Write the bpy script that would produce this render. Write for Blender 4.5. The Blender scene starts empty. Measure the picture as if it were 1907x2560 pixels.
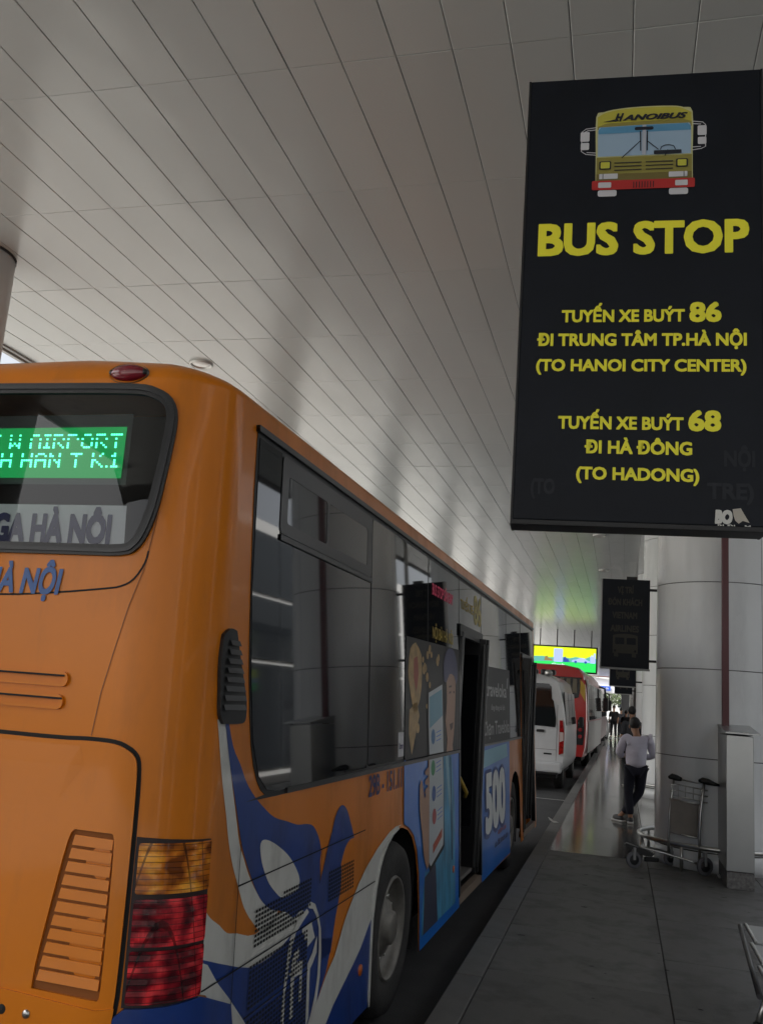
import bpy, bmesh, math, random
from mathutils import Vector, Matrix
from mathutils.geometry import delaunay_2d_cdt
random.seed(7)
rad = math.radians
PI = math.pi
scene = bpy.context.scene
COL = scene.collection

# ------------------------------------------------------------------ camera
CAM_H = 1.70
pitch, roll, yaw = rad(11.17), rad(4.14), rad(-15.27)
fwd = Vector((math.sin(yaw)*math.cos(pitch), math.cos(yaw)*math.cos(pitch), math.sin(pitch)))
rt0 = Vector((math.cos(yaw), -math.sin(yaw), 0)); up0 = rt0.cross(fwd)
rt = rt0*math.cos(roll) + up0*math.sin(roll); up = rt.cross(fwd)
cd = bpy.data.cameras.new('camera'); cam = bpy.data.objects.new('camera', cd); COL.objects.link(cam)
cam.matrix_world = Matrix(((rt.x, up.x, -fwd.x, 0), (rt.y, up.y, -fwd.y, 0), (rt.z, up.z, -fwd.z, CAM_H), (0, 0, 0, 1)))
cd.sensor_fit = 'VERTICAL'; cd.sensor_height = 36; cd.sensor_width = 36; cd.lens = 2275/2560*36
cd.clip_start = 0.05; cd.clip_end = 2000
scene.camera = cam
scene.render.resolution_x, scene.render.resolution_y = 762, 1024

# ------------------------------------------------------------------ world, sun, exposure
SUN_EL, SUN_ROT = rad(52), rad(235)
world = bpy.data.worlds.new("World"); scene.world = world; world.use_nodes = True
wn, wl = world.node_tree.nodes, world.node_tree.links
bg = wn['Background']
sky = wn.new('ShaderNodeTexSky'); sky.sky_type = 'NISHITA'; sky.sun_disc = False
sky.sun_elevation = SUN_EL; sky.sun_rotation = SUN_ROT; sky.air_density = 1.0; sky.dust_density = 6.0; sky.ozone_density = 1.0
hs = wn.new('ShaderNodeHueSaturation'); hs.inputs['Saturation'].default_value = 0.28
wl.new(sky.outputs[0], hs.inputs['Color']); wl.new(hs.outputs[0], bg.inputs[0])
bg.inputs[1].default_value = 0.15
sl = bpy.data.lights.new('sun', 'SUN'); sl.energy = 3.5; sl.angle = rad(3); sl.color = (1, .98, .95)
so = bpy.data.objects.new('sun', sl); COL.objects.link(so)
sd = Vector((math.sin(SUN_ROT)*math.cos(SUN_EL), math.cos(SUN_ROT)*math.cos(SUN_EL), math.sin(SUN_EL)))
so.rotation_euler = sd.to_track_quat('Z', 'Y').to_euler()
vs = scene.view_settings
scene.display_settings.display_device = 'sRGB'
vs.view_transform = 'Standard'; vs.look = 'None'; vs.gamma = 1; vs.use_curve_mapping = False; vs.exposure = 0.85

# ------------------------------------------------------------------ materials
MATS = {}
def mat(name, col, rough=.5, metal=0., spec=.5, coat=0., emit=None, estr=0., noise=0., nscale=8., stretch=(1, 1, 1),
        bump=0., bscale=30., bstretch=(1, 1, 1), dirt=None, dirt_amt=0., dscale=3., dstretch=(1, 1, 1), rnd=0.):
    if name in MATS: return MATS[name]
    m = bpy.data.materials.new(name); m.use_nodes = True; MATS[name] = m
    nt = m.node_tree; N, L = nt.nodes, nt.links; p = N['Principled BSDF']
    c = (*col, 1)
    p.inputs['Base Color'].default_value = c; p.inputs['Roughness'].default_value = rough
    p.inputs['Metallic'].default_value = metal; p.inputs['Specular IOR Level'].default_value = spec
    p.inputs['Coat Weight'].default_value = coat; p.inputs['Coat Roughness'].default_value = .06
    if emit: p.inputs['Emission Color'].default_value = (*emit, 1); p.inputs['Emission Strength'].default_value = estr
    tc = N.new('ShaderNodeTexCoord')
    def tex(scale, st, detail=5., rg=.6):
        mp = N.new('ShaderNodeMapping'); mp.inputs['Scale'].default_value = st; L.new(tc.outputs['Object'], mp.inputs['Vector'])
        t = N.new('ShaderNodeTexNoise'); t.inputs['Scale'].default_value = scale; t.inputs['Detail'].default_value = detail
        t.inputs['Roughness'].default_value = rg; L.new(mp.outputs[0], t.inputs['Vector']); return t
    src = None
    if noise:
        t = tex(nscale, stretch); r = N.new('ShaderNodeMapRange'); L.new(t.outputs[0], r.inputs[0])
        r.inputs[1].default_value = .3; r.inputs[2].default_value = .7; r.inputs[3].default_value = 1-noise; r.inputs[4].default_value = 1+noise
        mx = N.new('ShaderNodeVectorMath'); mx.operation = 'MULTIPLY'; mx.inputs[0].default_value = col
        L.new(r.outputs[0], mx.inputs[1]); src = mx.outputs[0]
    if rnd:
        oi = N.new('ShaderNodeObjectInfo'); r = N.new('ShaderNodeMapRange'); L.new(oi.outputs['Random'], r.inputs[0])
        r.inputs[3].default_value = 1-rnd; r.inputs[4].default_value = 1+rnd
        mx = N.new('ShaderNodeVectorMath'); mx.operation = 'MULTIPLY'
        if src: L.new(src, mx.inputs[0])
        else: mx.inputs[0].default_value = col
        L.new(r.outputs[0], mx.inputs[1]); src = mx.outputs[0]
    if dirt:
        t = tex(dscale, dstretch, 7., .65); r = N.new('ShaderNodeMapRange'); L.new(t.outputs[0], r.inputs[0])
        r.inputs[1].default_value = .48; r.inputs[2].default_value = .72; r.inputs[3].default_value = 0; r.inputs[4].default_value = dirt_amt
        mx = N.new('ShaderNodeMix'); mx.data_type = 'RGBA'; L.new(r.outputs[0], mx.inputs[0])
        if src: L.new(src, mx.inputs[6])
        else: mx.inputs[6].default_value = c
        mx.inputs[7].default_value = (*dirt, 1); src = mx.outputs[2]
        rr = N.new('ShaderNodeMath'); rr.operation = 'MULTIPLY_ADD'; L.new(r.outputs[0], rr.inputs[0]); rr.inputs[1].default_value = .4; rr.inputs[2].default_value = rough
        L.new(rr.outputs[0], p.inputs['Roughness'])
    if src: L.new(src, p.inputs['Base Color'])
    if bump:
        t = tex(bscale, bstretch, 3., .5); b = N.new('ShaderNodeBump'); b.inputs['Strength'].default_value = bump; b.inputs['Distance'].default_value = .02
        L.new(t.outputs[0], b.inputs['Height']); L.new(b.outputs[0], p.inputs['Normal'])
    return m
def glass(name, tint, ior=1.5, rough=0.):
    if name in MATS: return MATS[name]
    m = bpy.data.materials.new(name); m.use_nodes = True; MATS[name] = m
    nt = m.node_tree; N, L = nt.nodes, nt.links; N.remove(N['Principled BSDF'])
    f = N.new('ShaderNodeFresnel'); f.inputs[0].default_value = ior
    t = N.new('ShaderNodeBsdfTransparent'); t.inputs[0].default_value = (*tint, 1)
    g = N.new('ShaderNodeBsdfGlossy'); g.inputs['Roughness'].default_value = rough
    x = N.new('ShaderNodeMixShader'); L.new(f.outputs[0], x.inputs[0]); L.new(t.outputs[0], x.inputs[1]); L.new(g.outputs[0], x.inputs[2])
    L.new(x.outputs[0], N['Material Output'].inputs[0]); return m

M_ORANGE = mat('orange_paint', (.66, .19, .006), .28, spec=.25, coat=.22, noise=.05, nscale=1.2, dirt=(.16, .075, .03), dirt_amt=.42, dscale=1.1, dstretch=(2.0, 2.0, .5), bump=.02, bscale=4)
M_BLUE = mat('blue_livery', (.010, .045, .23), .3, spec=.3, coat=.2, noise=.1, nscale=4, dirt=(.06, .06, .07), dirt_amt=.4, dscale=5, dstretch=(1, 1, .5))
M_WHITE = mat('white_livery', (.62, .62, .58), .35, coat=.3, noise=.05, nscale=5, dirt=(.3, .29, .26), dirt_amt=.5, dscale=5, dstretch=(1, 1, .5))
M_RUBBER = mat('black_rubber', (.012, .012, .013), .45, noise=.2, nscale=20)
M_SEAM = mat('dark_seam', (.006, .006, .006), .8)
M_DARK = mat('dark_void', (.01, .01, .011), .8)
M_DGLASS = mat('tinted_window_glass', (.006, .007, .009), .03, spec=1.0, noise=.1, nscale=3)
M_BLACKTRIM = mat('black_trim', (.02, .02, .022), .35)
M_CHROME = mat('brushed_steel', (.52, .52, .5), .28, metal=1., bump=.03, bscale=60)
M_TYRE = mat('tyre_rubber', (.028, .027, .026), .8, noise=.25, nscale=14, bump=.15, bscale=60)
M_RIM = mat('dusty_steel_rim', (.20, .19, .17), .5, metal=.5, noise=.25, nscale=9)

# ------------------------------------------------------------------ object helpers
def tag(o, label=None, cat=None, group=None, kind=None):
    if label: o['label'] = label
    if cat: o['category'] = cat
    if group: o['group'] = group
    if kind: o['kind'] = kind
    return o
def empty(name, loc=(0, 0, 0), rz=0., parent=None):
    o = bpy.data.objects.new(name, None); o.empty_display_size = .2; COL.objects.link(o)
    o.location = loc; o.rotation_euler = (0, 0, rz); o.parent = parent; return o
def meshobj(name, verts, faces, m, parent=None, smooth=False, normals=None):
    me = bpy.data.meshes.new(name); me.from_pydata([tuple(v) for v in verts], [], faces); me.update()
    if m: me.materials.append(m)
    if smooth or normals:
        me.polygons.foreach_set('use_smooth', [True]*len(me.polygons))
    if normals: me.normals_split_custom_set_from_vertices(normals)
    o = bpy.data.objects.new(name, me); COL.objects.link(o); o.parent = parent; return o
def copy_tree(o, parent=None):
    c = o.copy(); COL.objects.link(c); c.parent = parent
    for ch in list(o.children): copy_tree(ch, c)
    return c
class MB:
    def __init__(s): s.bm = bmesh.new()
    def box(s, c, d, bev=0., rz=0., rx=0., ry=0.):
        vs_ = bmesh.ops.create_cube(s.bm, size=1.)['verts']
        for v in vs_: v.co = Vector((v.co.x*d[0], v.co.y*d[1], v.co.z*d[2]))
        if bev:
            es = list({e for v in vs_ for e in v.link_edges})
            r = bmesh.ops.bevel(s.bm, geom=es, offset=bev, segments=2, affect='EDGES', profile=.5)
            vs_ = list({v for f in r['faces'] for v in f.verts} | {v for v in vs_ if v.is_valid})
        R = Matrix.Rotation(rz, 3, 'Z') @ Matrix.Rotation(ry, 3, 'Y') @ Matrix.Rotation(rx, 3, 'X')
        for v in vs_: v.co = R @ v.co + Vector(c)
        return s
    def tube(s, pts, r, n=10, closed=False, caps=True):
        P = [Vector(p) for p in pts]; rings = []; k = len(P); ref = None
        for i, p in enumerate(P):
            if closed: t = (P[(i+1) % k]-P[i-1]).normalized()
            else: t = (P[min(i+1, k-1)]-P[max(i-1, 0)]).normalized()
            if ref is None: ref = t.orthogonal().normalized()
            ref = (ref - t*ref.dot(t)).normalized(); b = t.cross(ref)
            rr = r[i] if isinstance(r, (list, tuple)) else r
            rings.append([s.bm.verts.new(p+ref*math.cos(a)*rr+b*math.sin(a)*rr) for a in [2*PI*j/n for j in range(n)]])
        for i in range(k if closed else k-1):
            A, B = rings[i], rings[(i+1) % k]
            for j in range(n):
                f = s.bm.faces.new((A[j], A[(j+1) % n], B[(j+1) % n], B[j])); f.smooth = True
        if caps and not closed:
            s.bm.faces.new(rings[0][::-1]); s.bm.faces.new(rings[-1])
        return s
    def lathe(s, prof, axis_o=(0, 0, 0), axis='Z', n=32, a0=0., a1=2*PI):
        full = abs(a1-a0-2*PI) < 1e-6; cnt = n if full else n+1; rings = []
        for (r, h) in prof:
            ring = []
            for j in range(cnt):
                a = a0+(a1-a0)*j/n
                if axis == 'Z': v = Vector((r*math.cos(a), r*math.sin(a), h))
                elif axis == 'X': v = Vector((h, r*math.cos(a), r*math.sin(a)))
                else: v = Vector((r*math.sin(a), h, r*math.cos(a)))
                ring.append(s.bm.verts.new(v+Vector(axis_o)))
            rings.append(ring)
        for A, B in zip(rings, rings[1:]):
            for j in range(n):
                k = (j+1) % cnt
                try:
                    f = s.bm.faces.new((A[j], A[k], B[k], B[j])); f.smooth = True
                except ValueError: pass
        return s
    def prism(s, poly, y0, y1, axis='Y'):
        def P(a, b, h): return Vector((a, h, b)) if axis == 'Y' else (Vector((h, a, b)) if axis == 'X' else Vector((a, b, h)))
        A = [s.bm.verts.new(P(a, b, y0)) for a, b in poly]; B = [s.bm.verts.new(P(a, b, y1)) for a, b in poly]
        n = len(poly)
        for i in range(n): s.bm.faces.new((A[i], A[(i+1) % n], B[(i+1) % n], B[i]))
        s.bm.faces.new(A[::-1]); s.bm.faces.new(B); return s
    def poly(s, pts): s.bm.faces.new([s.bm.verts.new(Vector(p)) for p in pts]); return s
    def loft(s, secs, smooth=True, caps=True):
        R = [[s.bm.verts.new(Vector(p)) for p in q] for q in secs]; n = len(R[0])
        for A, B in zip(R, R[1:]):
            for j in range(n):
                f = s.bm.faces.new((A[j], A[(j+1) % n], B[(j+1) % n], B[j])); f.smooth = smooth
        if caps: s.bm.faces.new(R[0][::-1]); s.bm.faces.new(R[-1])
        return s
    def build(s, name, m, parent=None, sharp=None):
        bmesh.ops.recalc_face_normals(s.bm, faces=s.bm.faces[:])
        me = bpy.data.meshes.new(name); s.bm.to_mesh(me); s.bm.free()
        if sharp is not None:
            me.polygons.foreach_set('use_smooth', [True]*len(me.polygons)); me.set_sharp_from_angle(angle=rad(sharp))
        me.materials.append(m); o = bpy.data.objects.new(name, me); COL.objects.link(o); o.parent = parent; return o

def rrect(x0, x1, y0, y1, r, n=5):
    out = []
    for cx, cy, a in ((x1-r, y0+r, -90), (x1-r, y1-r, 0), (x0+r, y1-r, 90), (x0+r, y0+r, 180)):
        for i in range(n+1):
            t = rad(a+90*i/n); out.append((cx+r*math.cos(t), cy+r*math.sin(t)))
    return out
def inpoly(x, y, P):
    c = False; j = len(P)-1
    for i in range(len(P)):
        xi, yi = P[i]; xj, yj = P[j]
        if (yi > y) != (yj > y) and x < (xj-xi)*(y-yi)/(yj-yi)+xi: c = not c
        j = i
    return c
def smooth_poly(P, n=4, ang=50):
    out = []; k = len(P)
    def corner(i):
        a = Vector(P[i])-Vector(P[i-1]); b = Vector(P[(i+1) % k])-Vector(P[i])
        return a.length < 1e-6 or b.length < 1e-6 or a.angle(b) > rad(ang)
    for i in range(k):
        p0, p1, p2, p3 = Vector(P[i-1]), Vector(P[i]), Vector(P[(i+1) % k]), Vector(P[(i+2) % k])
        if corner(i): p0 = p1
        if corner((i+1) % k): p3 = p2
        for j in range(n):
            t = j/n
            q = .5*((2*p1)+(p2-p0)*t+(2*p0-5*p1+4*p2-p3)*t*t+(3*p1-p0-3*p2+p3)*t**3)
            out.append((q.x, q.y))
    return out
def text_mesh(s, bold=.02, shear=0.):
    cu = bpy.data.curves.new('t', 'FONT'); cu.body = s; cu.size = 1; cu.shear = shear; cu.resolution_u = 3
    ob = bpy.data.objects.new('t', cu); COL.objects.link(ob)
    dg = bpy.context.evaluated_depsgraph_get(); me = bpy.data.meshes.new_from_object(ob.evaluated_get(dg))
    V = [v.co.copy() for v in me.vertices]; Fc = [tuple(p.vertices) for p in me.polygons]
    bpy.data.objects.remove(ob); bpy.data.curves.remove(cu); bpy.data.meshes.remove(me)
    # heavier weight: repeated strikes, each a hair in front of the last
    V2, F2 = [], []
    k = bold*.9
    for i, (dx, dy) in enumerate([(0, 0)]+([(k*b_*.93*max(-.78, min(.78, math.cos(a_*PI/8)))/.78, k*b_*.93*max(-.78, min(.78, math.sin(a_*PI/8)))/.78) for b_ in ((.5, 1.) if k > .038 else (1.,)) for a_ in range(0, 16, 1 if k > .038 else 2)] if k > .003 else [])):
        n = len(V2); V2 += [Vector((v.x+dx, v.y+dy, i)) for v in V]; F2 += [tuple(j+n for j in f) for f in Fc]
    return V2, F2
CAP = .70
def text_on(name, s, f, u0, u1, v0, h, m, parent, bold=.02, shear=0.):
    """lettering: f(u,v)->point; fitted to width u0..u1, baseline v0, capital height h"""
    V, Fc = text_mesh(s, bold, shear)
    a = min(v.x for v in V); b = max(v.x for v in V)
    P = [f(u0+(v.x-a)/(b-a)*(u1-u0), v0+v.y/CAP*h) for v in V]
    if len(Fc):
        p, q, r = (f(u0, v0), f(u0+.01, v0), f(u0, v0+.01)); nn = (q-p).cross(r-p).normalized()
        P = [x+nn*(.00006*v.z) for x, v in zip(P, V)]
    return meshobj(name, P, Fc, m, parent)
# ------------------------------------------------------------------ setting
CEIL = 5.70
ROADZ = -.20
KX = -.98
M_ASPHALT = mat('asphalt', (.045, .045, .047), .85, noise=.25, nscale=1.3, bump=.25, bscale=90)
M_SLAB = mat('rough_granite', (.13, .128, .122), .5, noise=.12, nscale=3, bump=.12, bscale=120, dirt=(.06, .058, .055), dirt_amt=.6, dscale=2.5, dstretch=(1, 1, 1), rnd=.08)
M_POLI = mat('polished_granite', (.13, .125, .112), .11, spec=.6, noise=.08, nscale=2, bump=.012, bscale=6, rnd=.07)
M_KERB = mat('kerb_granite', (.145, .143, .138), .6, noise=.12, nscale=6, bump=.1, bscale=100, rnd=.08)
M_JOINT = mat('dark_joint', (.03, .029, .027), .9)
M_LINE = mat('worn_line_paint', (.4, .4, .38), .7, noise=.3, nscale=10)
def ceil_mat():
    m = mat('satin_ceiling_panel', (.43, .452, .447), .24, spec=.5, rnd=.02)
    nt = m.node_tree; N, L = nt.nodes, nt.links; p = N['Principled BSDF']
    g = N.new('ShaderNodeNewGeometry'); mp = N.new('ShaderNodeMapping'); mp.inputs['Scale'].default_value = (1.0, .45, 1)
    L.new(g.outputs['Position'], mp.inputs[0]); t = N.new('ShaderNodeTexNoise'); t.inputs['Scale'].default_value = 1.1; t.inputs['Detail'].default_value = 2
    L.new(mp.outputs[0], t.inputs[0]); b = N.new('ShaderNodeBump'); b.inputs['Strength'].default_value = .5; b.inputs['Distance'].default_value = .05
    L.new(t.outputs[0], b.inputs['Height']); L.new(b.outputs[0], p.inputs['Normal']); return m
M_CEIL = ceil_mat()
# road: one sheet to the horizon, sidewalk block above it
g = MB(); g.poly([(-600, -300, ROADZ), (600, -300, ROADZ), (600, 900, ROADZ), (-600, 900, ROADZ)])
tag(g.build('road', M_ASPHALT), kind='structure')
g = MB(); g.poly([(-8.4, -120, ROADZ+.005), (160, -120, ROADZ+.005), (160, -9.5, ROADZ+.005), (-8.4, -9.5, ROADZ+.005)]); g.poly([(-160, -120, ROADZ+.005), (-8.4, -120, ROADZ+.005), (-8.4, 220, ROADZ+.005), (-160, 220, ROADZ+.005)])
tag(g.build('bounce_ground', mat('bounce_concrete', (.42, .41, .38), .85, noise=.1, nscale=.5)), kind='structure')  # unseen pale ground, added to bounce daylight onto ceiling and columns
for y in (19.7, 33.0, 46.3):
    l = MB(); l.poly([(-4.3, y-.05, ROADZ+.004), (KX-.02, y-.05, ROADZ+.004), (KX-.02, y+.05, ROADZ+.004), (-4.3, y+.05, ROADZ+.004)])
    tag(l.build('road_marking', M_LINE), kind='structure')
l = MB(); l.poly([(-4.42, -20, ROADZ+.004), (-4.3, -20, ROADZ+.004), (-4.3, 120, ROADZ+.004), (-4.42, 120, ROADZ+.004)]); tag(l.build('road_marking', M_LINE), kind='structure')
sw = empty('pavement'); tag(sw, kind='structure')
b = MB(); b.box((KX+.004+20/2, 55.6, (ROADZ-.03)/2-.012), (20, 129.2, .03-ROADZ-.024+.02)); b.build('base', M_JOINT, sw)
# shared slab meshes
def slab_mesh(name, w, d, h, m, bev):
    q = MB(); q.box((0, 0, -h/2), (w, d, h), bev); o = q.build(name, m); me = o.data; bpy.data.objects.remove(o); return me
def place(me, name, loc, parent, rz=0.):
    o = bpy.data.objects.new(name, me); COL.objects.link(o); o.location = loc; o.parent = parent; o.rotation_euler = (0, 0, rz); return o
kerb_me = slab_mesh('kerb_stone', .168, .992, .22, M_KERB, .008)
for i in range(58): place(kerb_me, 'kerb_stone', (KX+.086, -2.5+i*1.0+.15, random.uniform(-.001, .001)), sw)
slab_me = slab_mesh('paving_slab', 1.118, 1.294, .03, M_SLAB, .004)
pol_me = slab_mesh('polished_slab', 1.118, 1.294, .03, M_POLI, .0015)
for c in range(7):
    x = -.806+1.125*c+.5625
    off = (0.0, .85, .3, .7, .1, .5, .2)[c]
    for r in range(-3, 9):
        y = 1.8+r*1.3+off
        if y+.65 > 11.62: continue
        place(slab_me, 'paving_slab', (x, y, random.uniform(-.0015, .001)), sw)
# strip filling up to the polished zone
for c in range(7):
    x = -.806+1.125*c+.5625
    off = (0.0, .85, .3, .7, .1, .5, .2)[c]
    last = max(1.8+r*1.3+off+.65 for r in range(-3, 9) if 1.8+r*1.3+off+.65 <= 11.62)
    if 11.60-last > .03:
        q = MB(); q.box((x, (11.60+last)/2, -.015), (1.118, 11.60-last-.006, .03), .002); q.build('paving_slab', M_SLAB, sw)
    for r in range(0, 22):
        place(pol_me, 'polished_slab', (x, 11.60+.65+r*1.3, random.uniform(-.0006, .0006)), sw)
for i in range(46):
    r_ = random.uniform(.006, .022); x_, y_ = random.uniform(-.7, 1.6), random.uniform(3.5, 11.3)
    q = MB(); q.poly([(x_+r_*random.uniform(.7, 1.3)*math.cos(a)*random.uniform(1, 1.6), y_+r_*random.uniform(.7, 1.2)*math.sin(a), .0022) for a in [2*PI*k/9 for k in range(9)]])
    q.build('gum_spot', mat('old_gum', (.03, .029, .028), .8), sw)
M_PALEPOL = mat('pale_polished_granite', (.2, .2, .185), .07, spec=.6, noise=.06, nscale=1)
q = MB(); q.box((3.1, 42, -.015), (7.8, 3.6, .03)); q.build('dark_stone_band', mat('dark_polished_granite', (.07, .065, .058), .15, spec=.5), sw)
q = MB(); q.box((3.1, 81.9, -.015), (7.8, 76, .03)); q.build('far_paving', M_PALEPOL, sw)

# ceiling -------------------------------------------------------------
ce = empty('ceiling', (0, 0, CEIL)); tag(ce, kind='structure')
q = MB(); q.box((-2.1, 56.5, .19), (11.3, 129, .3)); q.build('soffit', mat('soffit_dark', (.14, .14, .137), .9), ce)
PW, PL, PX0, PY0 = .3668, 1.493, -.7405, 4.953
def pan(w, d):
    bm = bmesh.new(); hw, hd = w/2, d/2; k = .004
    a = [bm.verts.new((x, y, .012)) for x, y in ((-hw, -hd), (hw, -hd), (hw, hd), (-hw, hd))]
    b2 = [bm.verts.new((x, y, .003)) for x, y in ((-hw, -hd), (hw, -hd), (hw, hd), (-hw, hd))]
    c2 = [bm.verts.new((x, y, 0)) for x, y in ((-hw+k, -hd+k), (hw-k, -hd+k), (hw-k, hd-k), (-hw+k, hd-k))]
    for A, B in ((a, b2), (b2, c2)):
        for i in range(4): bm.faces.new((A[i], A[(i+1) % 4], B[(i+1) % 4], B[i]))
    bm.faces.new(c2); bmesh.ops.recalc_face_normals(bm, faces=bm.faces[:])
    me = bpy.data.meshes.new('ceiling_panel'); bm.to_mesh(me); bm.free(); me.materials.append(M_CEIL); return me
pan_me = pan(PW-.005, PL-.0022)
c0 = -19
near = 0; far_quads = []
for c in range(c0, 25):
    x = PX0+PW*c+PW/2
    for r in range(-8, 78):
        y = PY0+PL*r+PL/2
        if x < -7.62 or x > 3.4: continue
        if c < 6 and -1 <= r <= 10 and near < 300:
            o = place(pan_me, 'ceiling_panel', (x, y, random.uniform(-.0012, .0012)), ce)
            o.rotation_euler = (random.uniform(-.002, .002), random.uniform(-.003, .003), 0); near += 1
        else: far_quads.append((x, y))
V, Fc = [], []
for x, y in far_quads:
    k = len(V); hw, hd = (PW-.005)/2, (PL-.003)/2; z = random.uniform(0, .002)
    V += [(x-hw, y-hd, z), (x-hw, y+hd, z), (x+hw, y+hd, z), (x+hw, y-hd, z)]
    V += [(x-hw, y-hd, .012), (x-hw, y+hd, .012), (x+hw, y+hd, .012), (x+hw, y-hd, .012)]
    Fc += [(k, k+1, k+2, k+3), (k, k+4, k+5, k+1), (k+1, k+5, k+6, k+2), (k+2, k+6, k+7, k+3), (k+3, k+7, k+4, k)]
tag(meshobj('far_ceiling_panels', V, Fc, M_CEIL, ce), kind='stuff')
M_FASCIA = mat('grey_fascia_metal', (.3, .3, .29), .4)
q = MB(); q.box((-7.70, 56.5, .0), (.05, 129, .05)); q.build('edge_trim', M_FASCIA, ce)
q = MB(); q.box((-7.77, 56.5, .0), (.06, 129, .10)); q.build('edge_trim', M_FASCIA, ce)
q = MB(); q.box((-7.97, 56.5, .78), (.3, 129, 1.3)); q.build('canopy_fascia', mat('white_fascia', (.5, .5, .49), .5), ce)

# recessed lights
M_LENS = mat('frosted_downlight_glass', (.6, .6, .58), .25, coat=.5)
def downlight(x, y, lab):
    t = empty('ceiling_light', (x, y, CEIL)); tag(t, lab, 'ceiling light', 'recessed ceiling lights')
    a = MB(); a.lathe([(.150, .004), (.152, -.028), (.138, -.034), (.118, -.022), (.116, .0)], n=28); a.build('ring', mat('downlight_ring', (.5, .5, .48), .35, metal=.6), t)
    a = MB(); a.lathe([(.001, -.030), (.06, -.027), (.1, -.02), (.118, -.012)], n=24); a.build('lens', M_LENS, t); return t
downlight(-5.33, 10.17, 'round recessed ceiling light just above the roof of the orange bus')
downlight(-.58, 21.77, 'nearer dark round ceiling light above the small hanging sign')
downlight(-.58, 27.45, 'farther tiny ceiling light above the small hanging sign')

# big white round columns ---------------------------------------------
M_COLP = mat('white_column_panel', (.80, .82, .825), .2, spec=.45, noise=.03, nscale=1.2, dirt=(.5, .51, .52), dirt_amt=.35, dscale=1.5, dstretch=(1.5, 1.5, .4), bump=.015, bscale=3)
M_CJOINT = mat('column_joint', (.05, .05, .05), .7)
def quarter(r, h, a0, a1, z0):
    q = MB(); q.lathe([(r-.02, .005), (r, .005), (r, h-.005), (r-.02, h-.005)], (0, 0, z0), n=20, a0=a0, a1=a1); return q
def big_column(x, y, lab):
    t = empty('round_column', (x, y, 0)); tag(t, lab, 'column', 'big white round columns')
    q = MB(); q.lathe([(.700, .0), (.700, CEIL)], n=48); q.build('core', M_CJOINT, t)
    zs = [.21, 1.22, 2.225, 3.24, 4.25, 5.26, CEIL]
    q = MB(); q.lathe([(.704, 0.0), (.722, 0.0), (.722, .2), (.704, .2)], n=48); q.build('base_band', M_COLP, t)
    for z0, z1 in zip(zs, zs[1:]):
        for k in range(3):
            a0 = rad(-174+120*k)+.004; a1 = rad(-174+120*(k+1))-.004
            quarter(.724, z1-z0, a0, a1, z0).build('panel', M_COLP, t, sharp=40)
    return t
base_col = big_column(1.13, 11.93, 'big white panelled round column behind the luggage trolley')
def col_copy(y, lab):
    c = copy_tree(base_col); c.location = (1.13, y, 0); c['label'] = lab; return c
col_copy(20.1, 'second white panelled column, behind the man in the pale shirt')
for i in range(2, 12):
    c = col_copy(11.93+8.2*i, 'white round column far down the pavement, behind nearer columns')
# steel guard ring round the first column
def guard(y, lab):
    t = empty('guard_rail', (1.13, y, 0)); tag(t, lab, 'guard rail', 'steel guard rings round the columns')
    ring = [(.90*math.cos(a), .90*math.sin(a), .275) for a in [2*PI*i/56 for i in range(56)]]
    q = MB(); q.tube(ring, .026, 12, closed=True); q.build('ring', M_CHROME, t)
    for k in range(8):
        a = 2*PI*k/8+.25
        q = MB(); q.tube([(.90*math.cos(a), .90*math.sin(a), 0), (.90*math.cos(a), .90*math.sin(a), .255)], .02, 10); q.build('leg', M_CHROME, t)
    return t
gr = guard(11.93, 'polished steel guard ring round the foot of the nearest column')
c = copy_tree(gr); c.location = (1.13, 20.13, 0); c['label'] = 'steel guard ring round the foot of the second column'
# conduit on the column side
t = empty('downpipe', (.50, 12.9, 0)); tag(t, 'thin grey steel pipe between the first column and the man', 'pipe')
q = MB(); q.tube([(0, 0, 0), (0, 0, CEIL)], .03, 10); q.build('pipe', M_FASCIA, t)

# slim round columns at the open road side of the canopy
M_SLIM = mat('grey_column_paint', (.5, .505, .5), .4, coat=.2)
def slim(y, lab):
    t = empty('slim_column', (-6.32, y, ROADZ)); tag(t, lab, 'column', 'grey columns at the road side of the canopy')
    h = CEIL-ROADZ
    for z0, z1, r in ((0, 1.2, .395), (1.2, 3.1, .4), (3.1, 4.65, .4), (4.65, h-.02, .4)):
        q = MB(); q.lathe([(r-.012, z0), (r, z0+.01), (r, z1-.012), (r-.012, z1)], n=32); q.build('sleeve', M_SLIM, t)
    q = MB(); q.lathe([(.405, h-.02), (.405, h), (.38, h)], n=32); q.build('collar', M_CJOINT, t)
    return t
s0 = slim(7.05, 'grey round column at the left edge, rising behind the bus')
for k in (-1, 1, 2, 3, 4, 5, 6, 7):
    c = copy_tree(s0); c.location = (-6.32, 7.05+8.2*k, ROADZ); c['label'] = 'grey canopy column on the road side, hidden behind the bus'

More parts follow.
